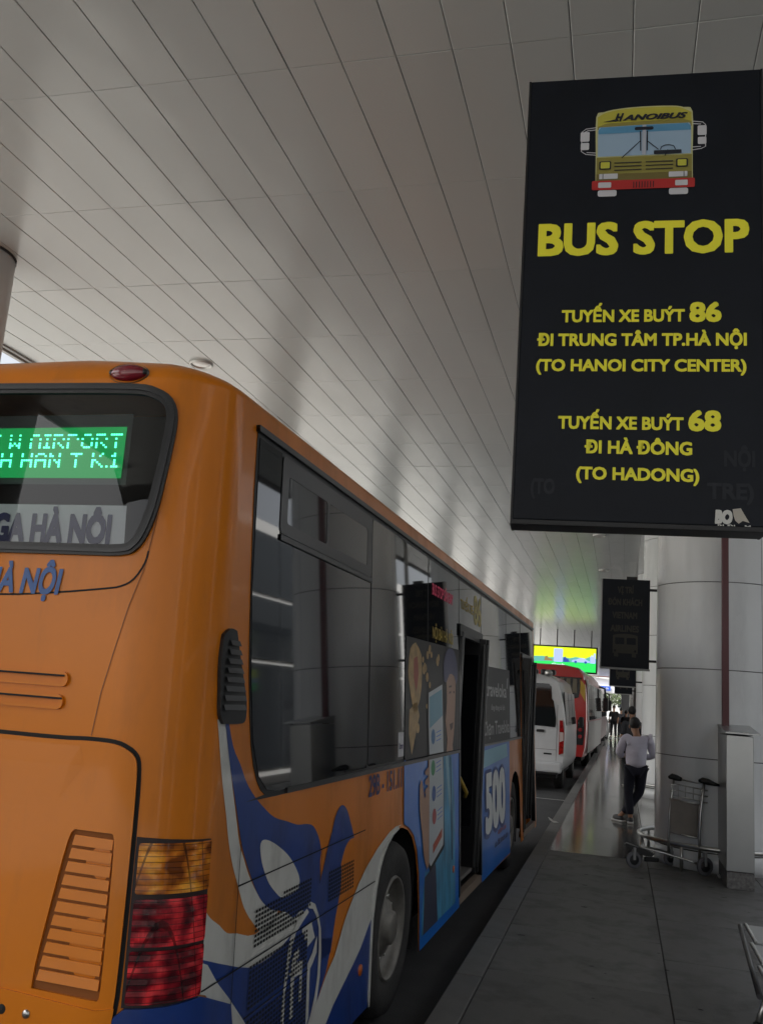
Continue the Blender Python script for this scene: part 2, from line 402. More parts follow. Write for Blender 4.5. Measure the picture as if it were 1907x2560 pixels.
# terminal front right of the pavement (what the bus windows mirror)
tb = empty('terminal_building', (8.9, 0, 0)); tag(tb, 'pale terminal front with dark glass panes, right of the pavement', 'building')
M_TW = mat('terminal_wall', (.72, .72, .70), .5); M_TG = mat('terminal_glass', (.03, .035, .04), .05)
q = MB(); q.box((.2, 56.5, 4.), (.3, 129, 8.)); q.build('wall', M_TW, tb)
first = None
for zc_, hh in ((1.80, 3.2), (4.50, 1.94), (6.60, 2.0)):
    wp = MB(); wp.box((0, 0, 0), (.04, 1.97, hh), .01); o = wp.build('window_pane', M_TG, tb); o.location = (.02, -6, zc_)
    for i in range(1, 24):
        c = o.copy(); COL.objects.link(c); c.parent = tb; c.location = (.02, -6+i*2.05+(.35 if i % 4 > 1 else 0), zc_)

# red post and steel lectern ------------------------------------------
t = empty('red_post', (1.122, 11.05, 0)); tag(t, 'dark red square post rising behind the steel lectern', 'post')
q = MB(); q.box((0, 0, 2.6), (.074, .074, 5.2), .006); q.build('shaft', mat('dark_red_paint', (.09, .008, .014), .4, coat=.2), t)
q = MB(); q.box((0, 0, .01), (.16, .16, .02), .003); q.build('foot_plate', M_CHROME, t)
M_SS = mat('stainless_sheet', (.42, .43, .43), .3, metal=.85, bump=.02, bscale=5, bstretch=(1, 1, .3), noise=.06, nscale=2)
M_SPK = mat('speckled_stone', (.16, .155, .15), .6, noise=.5, nscale=28)
t = empty('steel_lectern', (1.06, 10.38, 0)); tag(t, 'tall brushed steel box with sloping top on speckled stone foot', 'lectern')
q = MB(); q.box((.135, .43, .845), (.27, .86, 1.35), .006); q.build('body', M_SS, t)
q = MB(); q.box((.137, .425, .083), (.262, .84, .166), .003); q.build('stone_foot', M_SPK, t)
q = MB(); q.prism([(-.03, 1.535), (-.03, 1.55), (.90, 1.625), (.90, 1.61)], -.005, .335, 'X'); q.build('sloping_top', M_SS, t)
q = MB(); q.prism([(0.0, 1.528), (.86, 1.528), (.86, 1.605)], .0, .268, 'X'); q.build('wedge', M_SS, t)
# ------------------------------------------------------------------ the orange bus
RC, ZG, WR, HR, LR = .28, 2.96, .27, .12, .32
TC = -1.13           # middle of the rear face
BUSL = 10.45
def surf(t, v, off=0.):
    z, ins, zc = v, 0., min(v, ZG)
    if v > ZG:
        ph = (v-ZG)/LR*PI/2; z = ZG+(HR*(.72+.58*min(1, max(0, (.25-t)/.75)))+off)*math.sin(ph); ins = (WR+off)*(1-math.cos(ph))
    xs = -.055*(zc-.5)-ins+off; yr = .05*(zc-1.0)+ins-off
    r = max(RC-ins+off, .03)
    if t >= RC: x, y = xs, t+(yr+r-RC)*max(0, 1-(t-RC))
    elif t >= RC-RC*PI/2:
        th = (RC-t)/RC; x = xs-r+r*math.cos(th); y = yr+r-r*math.sin(th)
    else: x, y = xs-r-(RC-RC*PI/2-t), yr
    return Vector((x, y, z))
def surf_n(t, v):
    e = .004
    a = surf(t+e, v)-surf(t-e, v); b = surf(t, v+e)-surf(t, v-e)
    return a.cross(b).normalized()
TG = [TC+(-.16-TC)*i/8 for i in range(8)]+[-.16+.44*i/20 for i in range(21)]+[.5, .75, 1, 1.28]+[1.5+.3*i for i in range(30)]+[BUSL]
TG = [t for t in TG if t <= BUSL+.001]
VG = [.18, .5, .8, 1.1, 1.4, 1.7, 2.0, 2.3, 2.6, 2.8, 2.96]+[2.96+LR*i/8 for i in range(1, 9)]
def dens(P, closed=True):
    out = []; n = len(P)
    for i in range(n if closed else n-1):
        a, b = P[i], P[(i+1) % n]; dt, dv = abs(a[0]-b[0]), abs(a[1]-b[1])
        cor = min(a[0], b[0]) < .3 and max(a[0], b[0]) > -.18
        k = max(1, math.ceil(dt/(.022 if cor else .3)), math.ceil(dv/(.04 if max(a[1], b[1]) > 2.98 else .3)))
        for j in range(k): out.append((a[0]+(b[0]-a[0])*j/k, a[1]+(b[1]-a[1])*j/k))
    if not closed: out.append(P[-1])
    return out
def patch(name, outer, m, parent, off=.0015, holes=(), extra=(), th=0., mirror=False, inn=True):
    V, E = [], []
    def loop(P, closed=True):
        P = dens(P, closed); k = len(V); V.extend(Vector(p) for p in P); n = len(P)
        for i in range(n if closed else n-1): E.append((k+i, k+(i+1) % n))
        return P
    O = loop(outer); Hs = [loop(h) for h in holes]
    for e in extra: loop(e, False)
    t0, t1 = min(p[0] for p in O), max(p[0] for p in O); v0, v1 = min(p[1] for p in O), max(p[1] for p in O)
    if inn:
        for t in TG:
            if t0+.005 < t < t1-.005:
                for v in VG:
                    if v0+.005 < v < v1-.005 and inpoly(t, v, O) and not any(inpoly(t, v, h) for h in Hs): V.append(Vector((t, v)))
                if t < .3 and v1-v0 < .3 and inpoly(t, (v0+v1)/2, O): V.append(Vector((t, (v0+v1)/2)))
    vo, eo, fo = delaunay_2d_cdt(V, E, [], 0, 1e-5)[:3]
    F = []
    for f in fo:
        cx = sum(vo[i].x for i in f)/3; cy = sum(vo[i].y for i in f)/3
        if inpoly(cx, cy, O) and not any(inpoly(cx, cy, h) for h in Hs): F.append(tuple(f))
    used = sorted({i for f in F for i in f}); mp = {i: k for k, i in enumerate(used)}
    P3 = [surf(vo[i].x, vo[i].y, off) for i in used]; NN = [surf_n(vo[i].x, vo[i].y) for i in used]
    F = [tuple(mp[i] for i in f) for f in F]
    if F:
        f = F[0]; nn = (P3[f[1]]-P3[f[0]]).cross(P3[f[2]]-P3[f[0]])
        if nn.dot(NN[f[0]]) < 0: F = [g_[::-1] for g_ in F]
    if th:   # turned-in edge
        cnt = {}
        for f in F:
            for i in range(3):
                a, b = f[i], f[(i+1) % 3]; cnt[(a, b)] = 1
        be = [(a, b) for (a, b) in cnt if (b, a) not in cnt]; n0 = len(P3); mm = {}
        for a, b in be:
            for i in (a, b):
                if i not in mm:
                    mm[i] = len(P3); P3.append(P3[i]-NN[i]*th); NN.append(NN[i])
        # separate rim verts so the edge shades sharply
        rim = {}
        def rv(i, base):
            key = (i, base)
            if key not in rim:
                rim[key] = len(P3); P3.append(P3[i].copy()); NN.append(NN[i].copy())
            return rim[key]
        for a, b in be:
            q = (rv(a, 0), rv(mm[a], 1), rv(mm[b], 1), rv(b, 0)); F.append(q[::-1] if False else q)
        for a, b in be:
            t_ = (P3[b]-P3[a]); o_ = t_.cross(NN[a]).normalized()
            for i in (rim[(a, 0)], rim[(mm[a], 1)], rim[(b, 0)], rim[(mm[b], 1)]): NN[i] = o_
    if mirror:
        W2 = 2*surf(TC, 1.0).x
        P3 = [Vector((W2-p.x, p.y, p.z)) for p in P3]; NN = [Vector((-n.x, n.y, n.z)) for n in NN]; F = [f[::-1] for f in F]
    return meshobj(name, P3, F, m, parent, normals=NN)
def mir(P): return [(2*TC-t, v) for t, v in P]
def strip(P, w):
    """thin line polygon along P"""
    L_, R_ = [], []
    for i, p in enumerate(P):
        a = Vector(P[max(i-1, 0)]); b = Vector(P[min(i+1, len(P)-1)]); d = (b-a).normalized(); n = Vector((-d.y, d.x))*w/2
        L_.append((p[0]+n.x, p[1]+n.y)); R_.append((p[0]-n.x, p[1]-n.y))
    return L_+R_[::-1]
bus = empty('city_bus', (-1.36, 2.88, -.14), rad(-1.3))
tag(bus, 'large orange city bus with blue and white swooshes at the kerb, doors open', 'bus')
ARCH = [(2.29, .18), (2.30, .25), (2.32, .46), (2.34, .61), (2.40, .75), (2.47, .85), (2.54, .91), (2.63, .96), (2.75, 1.00), (2.89, 1.02), (3.02, 1.01), (3.15, .98), (3.27, .92), (3.37, .81), (3.43, .66), (3.46, .47), (3.47, .29), (3.47, .18)]
ARCH2 = [(7.84, .18), (7.86, .5), (7.92, .80), (8.04, .94), (8.17, 1.01), (8.32, 1.04), (8.48, 1.02), (8.64, .95), (8.74, .82), (8.78, .5), (8.79, .18)]
RW_OUT = smooth_poly([(TC, 2.955), (-.53, 2.945), (-.22, 2.935), (-.12, 2.915), (-.06, 2.875), (-.035, 2.80), (-.045, 2.66), (-.06, 2.54), (-.075, 2.44), (-.10, 2.35), (-.135, 2.29), (-.20, 2.262), (-.43, 2.26), (TC, 2.26), (TC-.7, 2.26), (2*TC+.20, 2.262), (2*TC+.135, 2.29), (2*TC+.075, 2.44), (2*TC+.045, 2.66), (2*TC+.035, 2.80), (2*TC+.06, 2.875), (2*TC+.12, 2.915), (2*TC+.22, 2.935), (TC-.6, 2.945)], 3)
def shrink(P, c, d):
    out = []
    n = len(P)
    for i in range(n):
        a = Vector(P[i-1]); b = Vector(P[(i+1) % n]); t = (b-a).normalized(); nrm = Vector((t.y, -t.x))
        if (Vector(c)-Vector(P[i])).dot(nrm) < 0: nrm = -nrm
        out.append((P[i][0]+nrm.x*d, P[i][1]+nrm.y*d))
    return out
RW_IN = shrink(RW_OUT, (TC, 2.6), .042)
RW_HOLE = shrink(RW_OUT, (TC, 2.6), .02)
rw_half = [(min(t, 1e9), v) for t, v in RW_HOLE if t >= TC-.001]
rw_half = [(TC, 2.28)]+sorted([p for p in RW_HOLE if p[0] > TC+.01 and p[1] < 2.45], key=lambda p: p[0])+sorted([p for p in RW_HOLE if p[0] > TC+.01 and 2.45 <= p[1] < 2.87], key=lambda p: p[1])+sorted([p for p in RW_HOLE if p[0] > TC+.01 and p[1] >= 2.87], key=lambda p: -p[0])+[(TC, 2.935)]
D1, D2 = (4.86, 5.90), (9.03, 10.25)      # door openings
DV = .27
top = ZG+LR
# body outline with wheel arches, doors and half the rear window cut away
outer = [(TC, .18), (2.29, .18)]+ARCH[1:-1]+[(3.47, .18), (D1[0], .20), (D1[0], 2.42), (D1[1], 2.42), (D1[1], .20), (7.84, .18)]+ARCH2[1:-1]+[(8.79, .18), (D2[0], .18), (D2[0], 2.42), (D2[1], 2.42), (D2[1], .18), (BUSL, .18), (BUSL, ZG), (TC, ZG), (TC, 2.935)]+rw_half[1:-1][::-1]+[(TC, 2.28)]
body = patch('body', outer, M_ORANGE, bus, 0., th=.003)
outer_l = [(TC, .18), (2.29, .18)]+ARCH[1:-1]+[(3.47, .18), (7.84, .18)]+ARCH2[1:-1]+[(8.79, .18), (BUSL, .18), (BUSL, ZG), (TC, ZG), (TC, 2.935)]+rw_half[1:-1][::-1]+[(TC, 2.28)]
patch('far_side', outer_l, M_ORANGE, bus, 0., mirror=True)
XW = 2*surf(TC, 1.0).x
VR = [ZG+LR*i/8 for i in range(9)]
for sg in (0, 1):
    V = [surf(t, v) for t in TG for v in VR]; NN = [surf_n(t, v if v > ZG else v+.002) for t in TG for v in VR]; nv = len(VR)
    Fc = [(i*nv+j, (i+1)*nv+j, (i+1)*nv+j+1, i*nv+j+1) for i in range(len(TG)-1) for j in range(nv-1)]
    if sg: V = [Vector((XW-p.x, p.y, p.z)) for p in V]; NN = [Vector((-n.x, n.y, n.z)) for n in NN]; Fc = [f[::-1] for f in Fc]
    meshobj('roof_edge', V, Fc, M_ORANGE, bus, normals=NN)
# roof
rs = [surf(t, top) for t in TG if t > -.17]+[surf(BUSL, top)]
rpts = [(p.x, p.y) for p in rs]
y0r = rs[0].y
q = MB()
secs = []
ys = [rs[0].y, rs[0].y+.4, 2, 4, 6, 8, 10, BUSL]
for y in ys:
    k = 0 if y < rs[0].y+.1 else 1
    xr = surf(1.5, top).x-.0; xr = xr-(.24 if k == 0 else (.02 if y < 1 else 0)); zt = ZG+HR*.72
    cx = XW/2
    secs.append([(xr, y, zt-.002), (cx+(xr-cx)*.5, y, zt+.02*k+.012), (cx, y, zt+.028*k+.012), (cx-(xr-cx)*.5, y, zt+.02*k+.012), (XW-xr, y, zt-.002), (cx, y, zt-.01)])
q.loft(secs); q.build('roof', M_ORANGE, bus)
q = MB(); q.prism(rpts+[(XW-x, y) for x, y in rpts[::-1]], ZG+HR*.72-.03, ZG+HR*.72-.001, 'Z'); q.build('roof_skin', M_ORANGE, bus)
# front end
q = MB(); q.box((XW/2, BUSL+.02, .8), (2.42, .1, 1.24), .03); q.build('front_panel', M_ORANGE, bus)
q = MB(); q.box((XW/2, BUSL+.0, 2.75), (2.2, .1, .5), .03); q.build('front_header', M_ORANGE, bus)
q = MB(); q.box((XW/2, BUSL-.01, 1.97), (2.25, .03, 1.1)); q.build('windscreen', glass('windscreen_glass', (.25, .28, .28)), bus)
# ---------- rear: window, led display, paper sign
def ring_patch(name, O, I, m, off, th):
    return patch(name, O, m, bus, off, holes=[I], th=th, inn=True)
ring_patch('rear_window_rubber', RW_OUT, RW_IN, M_RUBBER, .014, .02)
ring_patch('rear_window_rubber', shrink(RW_OUT, (TC, 2.6), .012), shrink(RW_OUT, (TC, 2.6), .026), M_BLACKTRIM, .020, .008)
rg = patch('rear_window', RW_IN, glass('rear_window_glass', (.72, .74, .76), 1.5), bus, .004)
def rearpt(t, v, d): p = surf(t, v, 0); return Vector((p.x if t < -.16 else XW/2+(t-TC)*1.0, .05*(v-1.0)+d, v))
def rpoly(name, P, m, d, parent): return meshobj(name, [rearpt(t, v, d) for t, v in P], [tuple(range(len(P)))], m, parent)
q = MB(); q.box((XW/2, .55, 2.55), (2.0, .02, .8)); q.build('rear_bulkhead', M_DARK, bus)
q = MB(); q.box((XW/2, .33, 2.24), (2.0, .42, .02)); q.build('parcel_shelf', M_DARK, bus)
M_LBOX = mat('display_case', (.035, .038, .04), .4)
lb = rpoly('destination_display', [(-2.0, 2.55), (-.265, 2.55), (-.262, 2.84), (-2.0, 2.84)], M_LBOX, .075, bus)
rpoly('display_screen', [(-1.9, 2.575), (-.285, 2.575), (-.282, 2.785), (-1.9, 2.785)], mat('green_display_glow', (.01, .05, .02), .5, emit=(.005, .33, .07), estr=.55), .070, lb)
M_LED = mat('green_led', (.1, .5, .3), .5, emit=(.09, 1., .50), estr=2.2)
FONT = {'W': ('10001', '10001', '10001', '10101', '10101', '11011', '10001'), 'A': ('01110', '10001', '10001', '11111', '10001', '10001', '10001'), 'I': ('111', '010', '010', '010', '010', '010', '111'), 'R': ('11110', '10001', '10001', '11110', '10100', '10010', '10001'), 'P': ('11110', '10001', '10001', '11110', '10000', '10000', '10000'), 'O': ('01110', '10001', '10001', '10001', '10001', '10001', '01110'), 'T': ('11111', '00100', '00100', '00100', '00100', '00100', '00100'), 'H': ('10001', '10001', '10001', '11111', '10001', '10001', '10001'), 'N': ('10001', '11001', '10101', '10101', '10011', '10001', '10001'), 'K': ('10001', '10010', '10100', '11000', '10100', '10010', '10001'), '1': ('010', '110', '010', '010', '010', '010', '111'), '.': ('0', '0', '0', '0', '0', '0', '1'), ' ': ('00',)*7}
V, Fc = [], []
def led_row(s, t1, v0, skip):
    cols = []
    for ch in s:
        g_ = FONT[ch]; cols += [[g_[r][c_] for r in range(7)] for c_ in range(len(g_[0]))]+[['0']*7]
    d = .0108
    for i, cl in enumerate(cols):
        t = t1-(len(cols)-i)*d
        for r in range(7):
            if cl[r] == '1' and r not in skip:
                v = v0+(6-r)*.0086; k = len(V)
                V.extend(rearpt(a, b, .066) for a, b in ((t, v), (t+.009, v), (t+.009, v+.0072), (t, v+.0072))); Fc.append((k, k+1, k+2, k+3))
led_row('I W AIRPORT', -.283, 2.697, (1, 3)); led_row('H H HAN T K.1', -.292, 2.618, (2,))
tag(meshobj('lit_dots', V, Fc, M_LED, lb), kind='stuff')
pp = rpoly('paper_sign', [(-1.9, 2.292), (-.215, 2.292), (-.222, 2.458), (-1.9, 2.458)], mat('white_sign_paper', (.85, .86, .86), .6), .03, bus)
M_NAVY = mat('navy_print', (.03, .03, .12), .5)
text_on('lettering', 'GA HÀ NÔI', lambda u, v: rearpt(u, v, .027), -.80, -.275, 2.312, .105, M_NAVY, pp, .06)
text_on('lettering', 'TRUNG TÂM TP.HÀ NỘI', lambda u, v: surf(u, v, .003), -1.50, -.437, 2.112, .090, mat('blue_print', (.03, .10, .30), .4), bus, .045, .18)
# panel seams, pressed slots, engine hatch
sa = [(TC, 2.10), (-.71, 2.10), (-.48, 2.115), (-.27, 2.137), (-.19, 2.15), (-.14, 2.18), (-.105, 2.24), (-.095, 2.30)]
patch('panel_seam', strip(smooth_poly(sa+[(-.095, 2.31)], 3)[:-6], .007), M_SEAM, bus, .0016)
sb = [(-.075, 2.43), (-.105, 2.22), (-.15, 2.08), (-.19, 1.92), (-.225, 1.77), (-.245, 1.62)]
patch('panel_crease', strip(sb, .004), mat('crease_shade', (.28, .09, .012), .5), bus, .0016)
for v in (1.805, 1.725):
    P = rrect(-1.9, -.36-(.01 if v < 1.8 else 0), v-.026, v+.026, .024)
    s_ = patch('pressed_slot', P, M_ORANGE, bus, .012, holes=[rrect(-1.89, -.375-(.01 if v < 1.8 else 0), v-.014, v+.014, .013)], th=.013)
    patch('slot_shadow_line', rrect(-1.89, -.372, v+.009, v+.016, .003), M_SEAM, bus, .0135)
HT = [(TC, 1.605), (-.44, 1.602), (-.26, 1.607), (-.15, 1.605), (-.10, 1.59), (-.068, 1.565), (-.056, 1.52), (-.052, 1.38), (-.052, 1.1), (-.055, .86), (-.06, .78), (-.075, .70), (-.09, .60), (TC, .60)]
HTs = smooth_poly(HT, 3, 60)
gap = shrink(HTs, (-.6, 1.1), -.009)
gap = [(min(max(t, TC-.0), 9), v) for t, v in gap]
patch('hatch_gap', gap, M_SEAM, bus, .002, holes=[[(t, v) for t, v in shrink(HTs, (-.6, 1.1), .02) if t > TC+.005]])
GR = [(-.36, .805), (-.118, .80), (-.108, .84), (-.108, 1.11), (-.112, 1.285), (-.125, 1.31), (-.262, 1.31), (-.285, 1.27), (-.325, 1.06), (-.355, .88)]
GRs = smooth_poly(GR, 3, 45)
hatch = patch('engine_hatch', shrink(HTs, (-.6, 1.1), .005), M_ORANGE, bus, .012, holes=[GRs], th=.011)
patch('hatch_left', shrink([(2*TC-t, v) for t, v in HTs], (2*TC+.6, 1.1), .004), M_ORANGE, bus, .012, th=.011)
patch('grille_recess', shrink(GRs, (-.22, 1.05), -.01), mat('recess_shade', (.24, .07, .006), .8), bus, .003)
for i in range(11):
    v = .832+i*.0428
    tl = -.352+(v-.83)/.46*.085+.006; tr = -.116
    a = [surf(tl, v, .012), surf(tr, v-.002, .012), surf(tr, v+.030, .0085), surf(tl+.006, v+.032, .0085)]
    b_ = [surf(tl, v-.001, .005), surf(tr, v-.003, .005), surf(tr, v+.030, .0035), surf(tl+.006, v+.032, .0035)]
    V = a+b_; meshobj('louvre', V, [(0, 1, 2, 3), (0, 4, 5, 1), (1, 5, 6, 2), (3, 2, 6, 7), (0, 3, 7, 4)], M_ORANGE, hatch)
# moulded ledge on the hatch: a shelf facing up, fading out below
lv = [(TC, 1.578, .0125), (-.275, 1.582, .0125), (-.31, 1.515, .0155), (TC, 1.508, .0155), (TC, 1.40, .0125), (-.34, 1.40, .0125), (-.255, 1.52, .0125)]
meshobj('hatch_ledge', [surf(*p) for p in lv], [(3, 2, 1, 0), (4, 5, 2, 3), (2, 5, 6), (2, 6, 1)], M_ORANGE, hatch)
patch('hatch_foot', [(TC, .60), (-.085, .60), (-.065, .73), (-.06, .785), (-.115, .775), (-.45, .79), (TC, .795)], M_ORANGE, hatch, .019, th=.007)
for t, m_ in ((-.362, M_CHROME), (-.458, M_DARK)):
    q = MB(); c_ = surf(t, .73, .019); q.lathe([(.014, 0), (.0135, -.004), (.006, -.007), (.001, -.007)] if m_ is M_CHROME else [(.016, 0), (.014, -.002), (.001, -.001)], (c_.x, c_.y, c_.z), 'Y', 16); q.build('hatch_lock', m_, hatch)
# marker lamp on the roof edge
c_ = surf(-.255, 2.985, 0)
ml = MB(); pr = []
for i in range(7):
    a = PI/2*i/6; pr.append((max(math.cos(a), .02), math.sin(a)))
for j in range(len(pr)-1): pass
bmv = []
for r_, h_ in pr: bmv.append([ml.bm.verts.new(Vector((c_.x+.078*r_*math.cos(w), c_.y-.004-.03*h_, c_.z+.006+.034*r_*math.sin(w)))) for w in [2*PI*k/24 for k in range(24)]])
for A, B in zip(bmv, bmv[1:]):
    for j in range(24): ml.bm.faces.new((A[j], A[(j+1) % 24], B[(j+1) % 24], B[j])).smooth = True
lamp_o = ml.build('marker_lamp', mat('dark_red_lens', (.20, .008, .018), .18, coat=.6), bus)
q = MB()
for sx in (-1, 1): q.lathe([(.012, 0), (.011, -.012), (.001, -.014)], (c_.x+sx*.07, c_.y-.004, c_.z+.008), 'Y', 12)
q.build('lamp_screws', M_BLACKTRIM, lamp_o)
q = MB(); q.lathe([(.088, 0), (.084, -.006)], (0, 0, 0), 'Y', 28)
for v in q.bm.verts: v.co = Vector((c_.x+v.co.x, c_.y-.001+v.co.y*1.5, c_.z+.004+v.co.z*.46))
q.build('lamp_bezel', mat('greyed_steel', (.2, .18, .17), .4, metal=.8), lamp_o)
# tail lamp round the corner
def lensmat(name, c1, c2, c3):
    m = mat(name, c1, .15, spec=.3, coat=.25); nt = m.node_tree; N, L = nt.nodes, nt.links; p = N['Principled BSDF']
    tc = N.new('ShaderNodeTexCoord'); mp = N.new('ShaderNodeMapping'); mp.inputs['Scale'].default_value = (20, 20, 26); sn = N.new('ShaderNodeVectorMath'); sn.operation = 'SNAP'; sn.inputs[1].default_value = (.009, .009, .0135); L.new(tc.outputs['Object'], sn.inputs[0]); L.new(sn.outputs[0], mp.inputs[0])
    w = N.new('ShaderNodeTexNoise'); w.inputs['Scale'].default_value = 1; w.inputs['Detail'].default_value = 3; L.new(mp.outputs[0], w.inputs[0])
    mp2 = N.new('ShaderNodeMapping'); mp2.inputs['Scale'].default_value = (13, 13, 16); L.new(tc.outputs['Object'], mp2.inputs[0])
    w2 = N.new('ShaderNodeTexNoise'); w2.inputs['Scale'].default_value = 1; w2.inputs['Detail'].default_value = 1; L.new(mp2.outputs[0], w2.inputs[0])
    mw = N.new('ShaderNodeMath'); mw.operation = 'MULTIPLY_ADD'; L.new(w.outputs[0], mw.inputs[0]); mw.inputs[1].default_value = .35; mw.inputs[2].default_value = .35
    ad = N.new('ShaderNodeMath'); ad.operation = 'MULTIPLY'; L.new(mw.outputs[0], ad.inputs[0]); L.new(w2.outputs[0], ad.inputs[1])
    sp_ = N.new('ShaderNodeSeparateXYZ'); L.new(tc.outputs['Object'], sp_.inputs[0]); sb_ = N.new('ShaderNodeMath'); sb_.operation = 'SUBTRACT'; L.new(sp_.outputs[0], sb_.inputs[0]); L.new(sp_.outputs[1], sb_.inputs[1])
    cb = N.new('ShaderNodeCombineXYZ'); L.new(sb_.outputs[0], cb.inputs[0]); L.new(sp_.outputs[2], cb.inputs[1])
    bk = N.new('ShaderNodeTexBrick'); bk.offset = 0; bk.inputs['Scale'].default_value = 1; bk.inputs['Brick Width'].default_value = .034; bk.inputs['Row Height'].default_value = .0178; bk.inputs['Mortar Size'].default_value = .0016; bk.inputs['Mortar Smooth'].default_value = .3
    bk.inputs['Color1'].default_value = (1, 1, 1, 1); bk.inputs['Color2'].default_value = (.72, .72, .72, 1); bk.inputs['Mortar'].default_value = (.28, .28, .28, 1); L.new(cb.outputs[0], bk.inputs['Vector'])
    r = N.new('ShaderNodeValToRGB'); e = r.color_ramp.elements; e[0].position = .20; e[0].color = (*c1, 1); e[1].position = .36; e[1].color = (*c3, 1)
    x = r.color_ramp.elements.new(.275); x.color = (*c2, 1)
    L.new(ad.outputs[0], r.inputs[0]); mm_ = N.new('ShaderNodeVectorMath'); mm_.operation = 'MULTIPLY'; L.new(r.outputs[0], mm_.inputs[0]); L.new(bk.outputs[0], mm_.inputs[1]); L.new(mm_.outputs[0], p.inputs['Base Color'])
    wv = N.new('ShaderNodeTexWave'); wv.wave_type = 'BANDS'; wv.bands_direction = 'Z'; wv.inputs['Scale'].default_value = 9; L.new(tc.outputs['Object'], wv.inputs[0])
    wx = N.new('ShaderNodeTexWave'); wx.bands_direction = 'X'; wx.inputs['Scale'].default_value = 7; L.new(tc.outputs['Object'], wx.inputs[0])
    ma = N.new('ShaderNodeMath'); L.new(wv.outputs[0], ma.inputs[0]); L.new(wx.outputs[0], ma.inputs[1])
    b = N.new('ShaderNodeBump'); b.inputs['Strength'].default_value = .3; b.inputs['Distance'].default_value = .004; L.new(ma.outputs[0], b.inputs['Height'])
    L.new(b.outputs[0], p.inputs['Normal']); return m
M_AMB = lensmat('amber_lens', (.20, .045, .002), (.62, .17, .006), (1., .42, .03))
M_RED = lensmat('red_lens', (.07, .001, .006), (.30, .004, .014), (.95, .04, .05))
patch('lamp_housing', [(-.040, .785), (.20, .782), (.245, .80), (.243, 1.29), (-.040, 1.305)], mat('lamp_housing_black', (.018, .008, .008), .5), bus, .008, th=.01)
patch('amber_lamp', rrect(-.030, .234, 1.128, 1.288, .008, 2), M_AMB, bus, .018, th=.012)
patch('red_lamp', rrect(-.030, .234, .966, 1.112, .008, 2), M_RED, bus, .018, th=.012)
patch('red_lamp', rrect(-.030, .234, .795, .954, .008, 2), M_RED, bus, .018, th=.012)
# bumper
bp = [(-.092, .18), (-.08, .60), (-.06, .76), (-.03, .785), (.10, .785), (.23, .79), (.47, .70), (.495, .62), (.495, .18)]
patch('rear_bumper', bp, M_BLUE, bus, .022, th=.022)
patch('rear_bumper', [(2*TC+.09, .18), (-.092, .18), (-.085, .585), (2*TC+.085, .585)], M_BLUE, bus, .018, th=.02)
# ---------- livery on the right flank
def liv(name, P, m, lay, sm=True, holes=()): return patch(name, smooth_poly(P, 3) if sm else P, m, bus, .0015*lay, holes=holes)
VENT = smooth_poly([(.222, 2.01), (.262, 2.035), (.315, 2.03), (.365, 1.93), (.45, 1.77), (.452, 1.70), (.42, 1.685), (.26, 1.685), (.232, 1.72), (.222, 1.81), (.213, 1.92)], 3)
WL1 = [(.235, 1.70), (.28, 1.55), (.32, 1.45), (.36, 1.36), (.40, 1.26), (.45, 1.17), (.51, 1.09), (.58, 1.00), (.67, .93), (.80, .86), (.93, .90), (.93, .97), (.78, .98), (.70, 1.03), (.61, 1.11), (.55, 1.18), (.50, 1.24), (.45, 1.35), (.39, 1.48), (.35, 1.58), (.31, 1.70)]
liv('white_swoosh', WL1, M_WHITE, 1)
WL2 = [(.24, 1.06), (.29, 1.02), (.37, .98), (.44, .94), (.53, .92), (.70, .88), (.96, .91), (1.30, .98), (1.30, .80), (.98, .77), (.87, .76), (.78, .76), (.68, .765), (.55, .80), (.39, .85), (.245, .897)]
liv('white_swoosh', WL2, M_WHITE, 1)
BM = [(.29, 1.70), (.37, 1.52), (.44, 1.39), (.48, 1.31), (.51, 1.25), (.56, 1.18), (.63, 1.10), (.70, 1.03), (.77, .98), (.86, .94), (1.02, .90), (1.11, .86), (1.20, .87), (1.27, .84), (1.40, .70), (1.46, .60), (1.63, .60), (1.69, .74), (1.75, .84), (1.77, .93), (1.76, .98), (1.80, 1.03), (1.84, 1.06), (1.90, 1.08), (1.97, 1.08), (1.95, 1.11), (1.89, 1.18), (1.84, 1.23), (1.78, 1.26), (1.72, 1.26), (1.65, 1.22), (1.60, 1.15), (1.55, 1.09), (1.50, 1.02), (1.45, .95), (1.44, 1.04), (1.45, 1.09), (1.40, 1.16), (1.33, 1.21), (1.24, 1.23), (1.12, 1.24), (.98, 1.27), (.84, 1.30), (.72, 1.35), (.62, 1.40), (.53, 1.46), (.46, 1.53), (.38, 1.60), (.32, 1.70)]
liv('blue_swoosh', BM, M_BLUE, 2)
EL = [(.70, 1.20), (.71, 1.22), (.73, 1.225), (.77, 1.22), (.84, 1.20), (.92, 1.17), (1.01, 1.13), (1.09, 1.08), (1.15, 1.03), (1.17, 1.00), (1.16, .97), (1.10, .96), (1.01, .96), (.95, .97), (.89, 1.00), (.81, 1.05), (.75, 1.11), (.72, 1.15)]
liv('white_oval', EL, M_WHITE, 3)
liv('blue_flank', [(.245, .897), (.39, .85), (.55, .80), (.68, .765), (.78, .76), (.87, .76), (.98, .77), (1.13, .80), (1.27, .84), (1.44, .70), (1.65, .66), (1.62, .60), (1.57, .53), (1.47, .45), (1.38, .38), (1.28, .30), (1.20, .18), (.497, .18), (.497, .66), (.38, .78)], M_BLUE, 2, False)
liv('white_swoosh', [(.25, .885), (.29, .87), (.38, .79), (.49, .71), (.65, .58), (.85, .40), (1.05, .18), (.80, .18), (.65, .40), (.50, .60), (.29, .775), (.24, .79)], M_WHITE, 3, False)
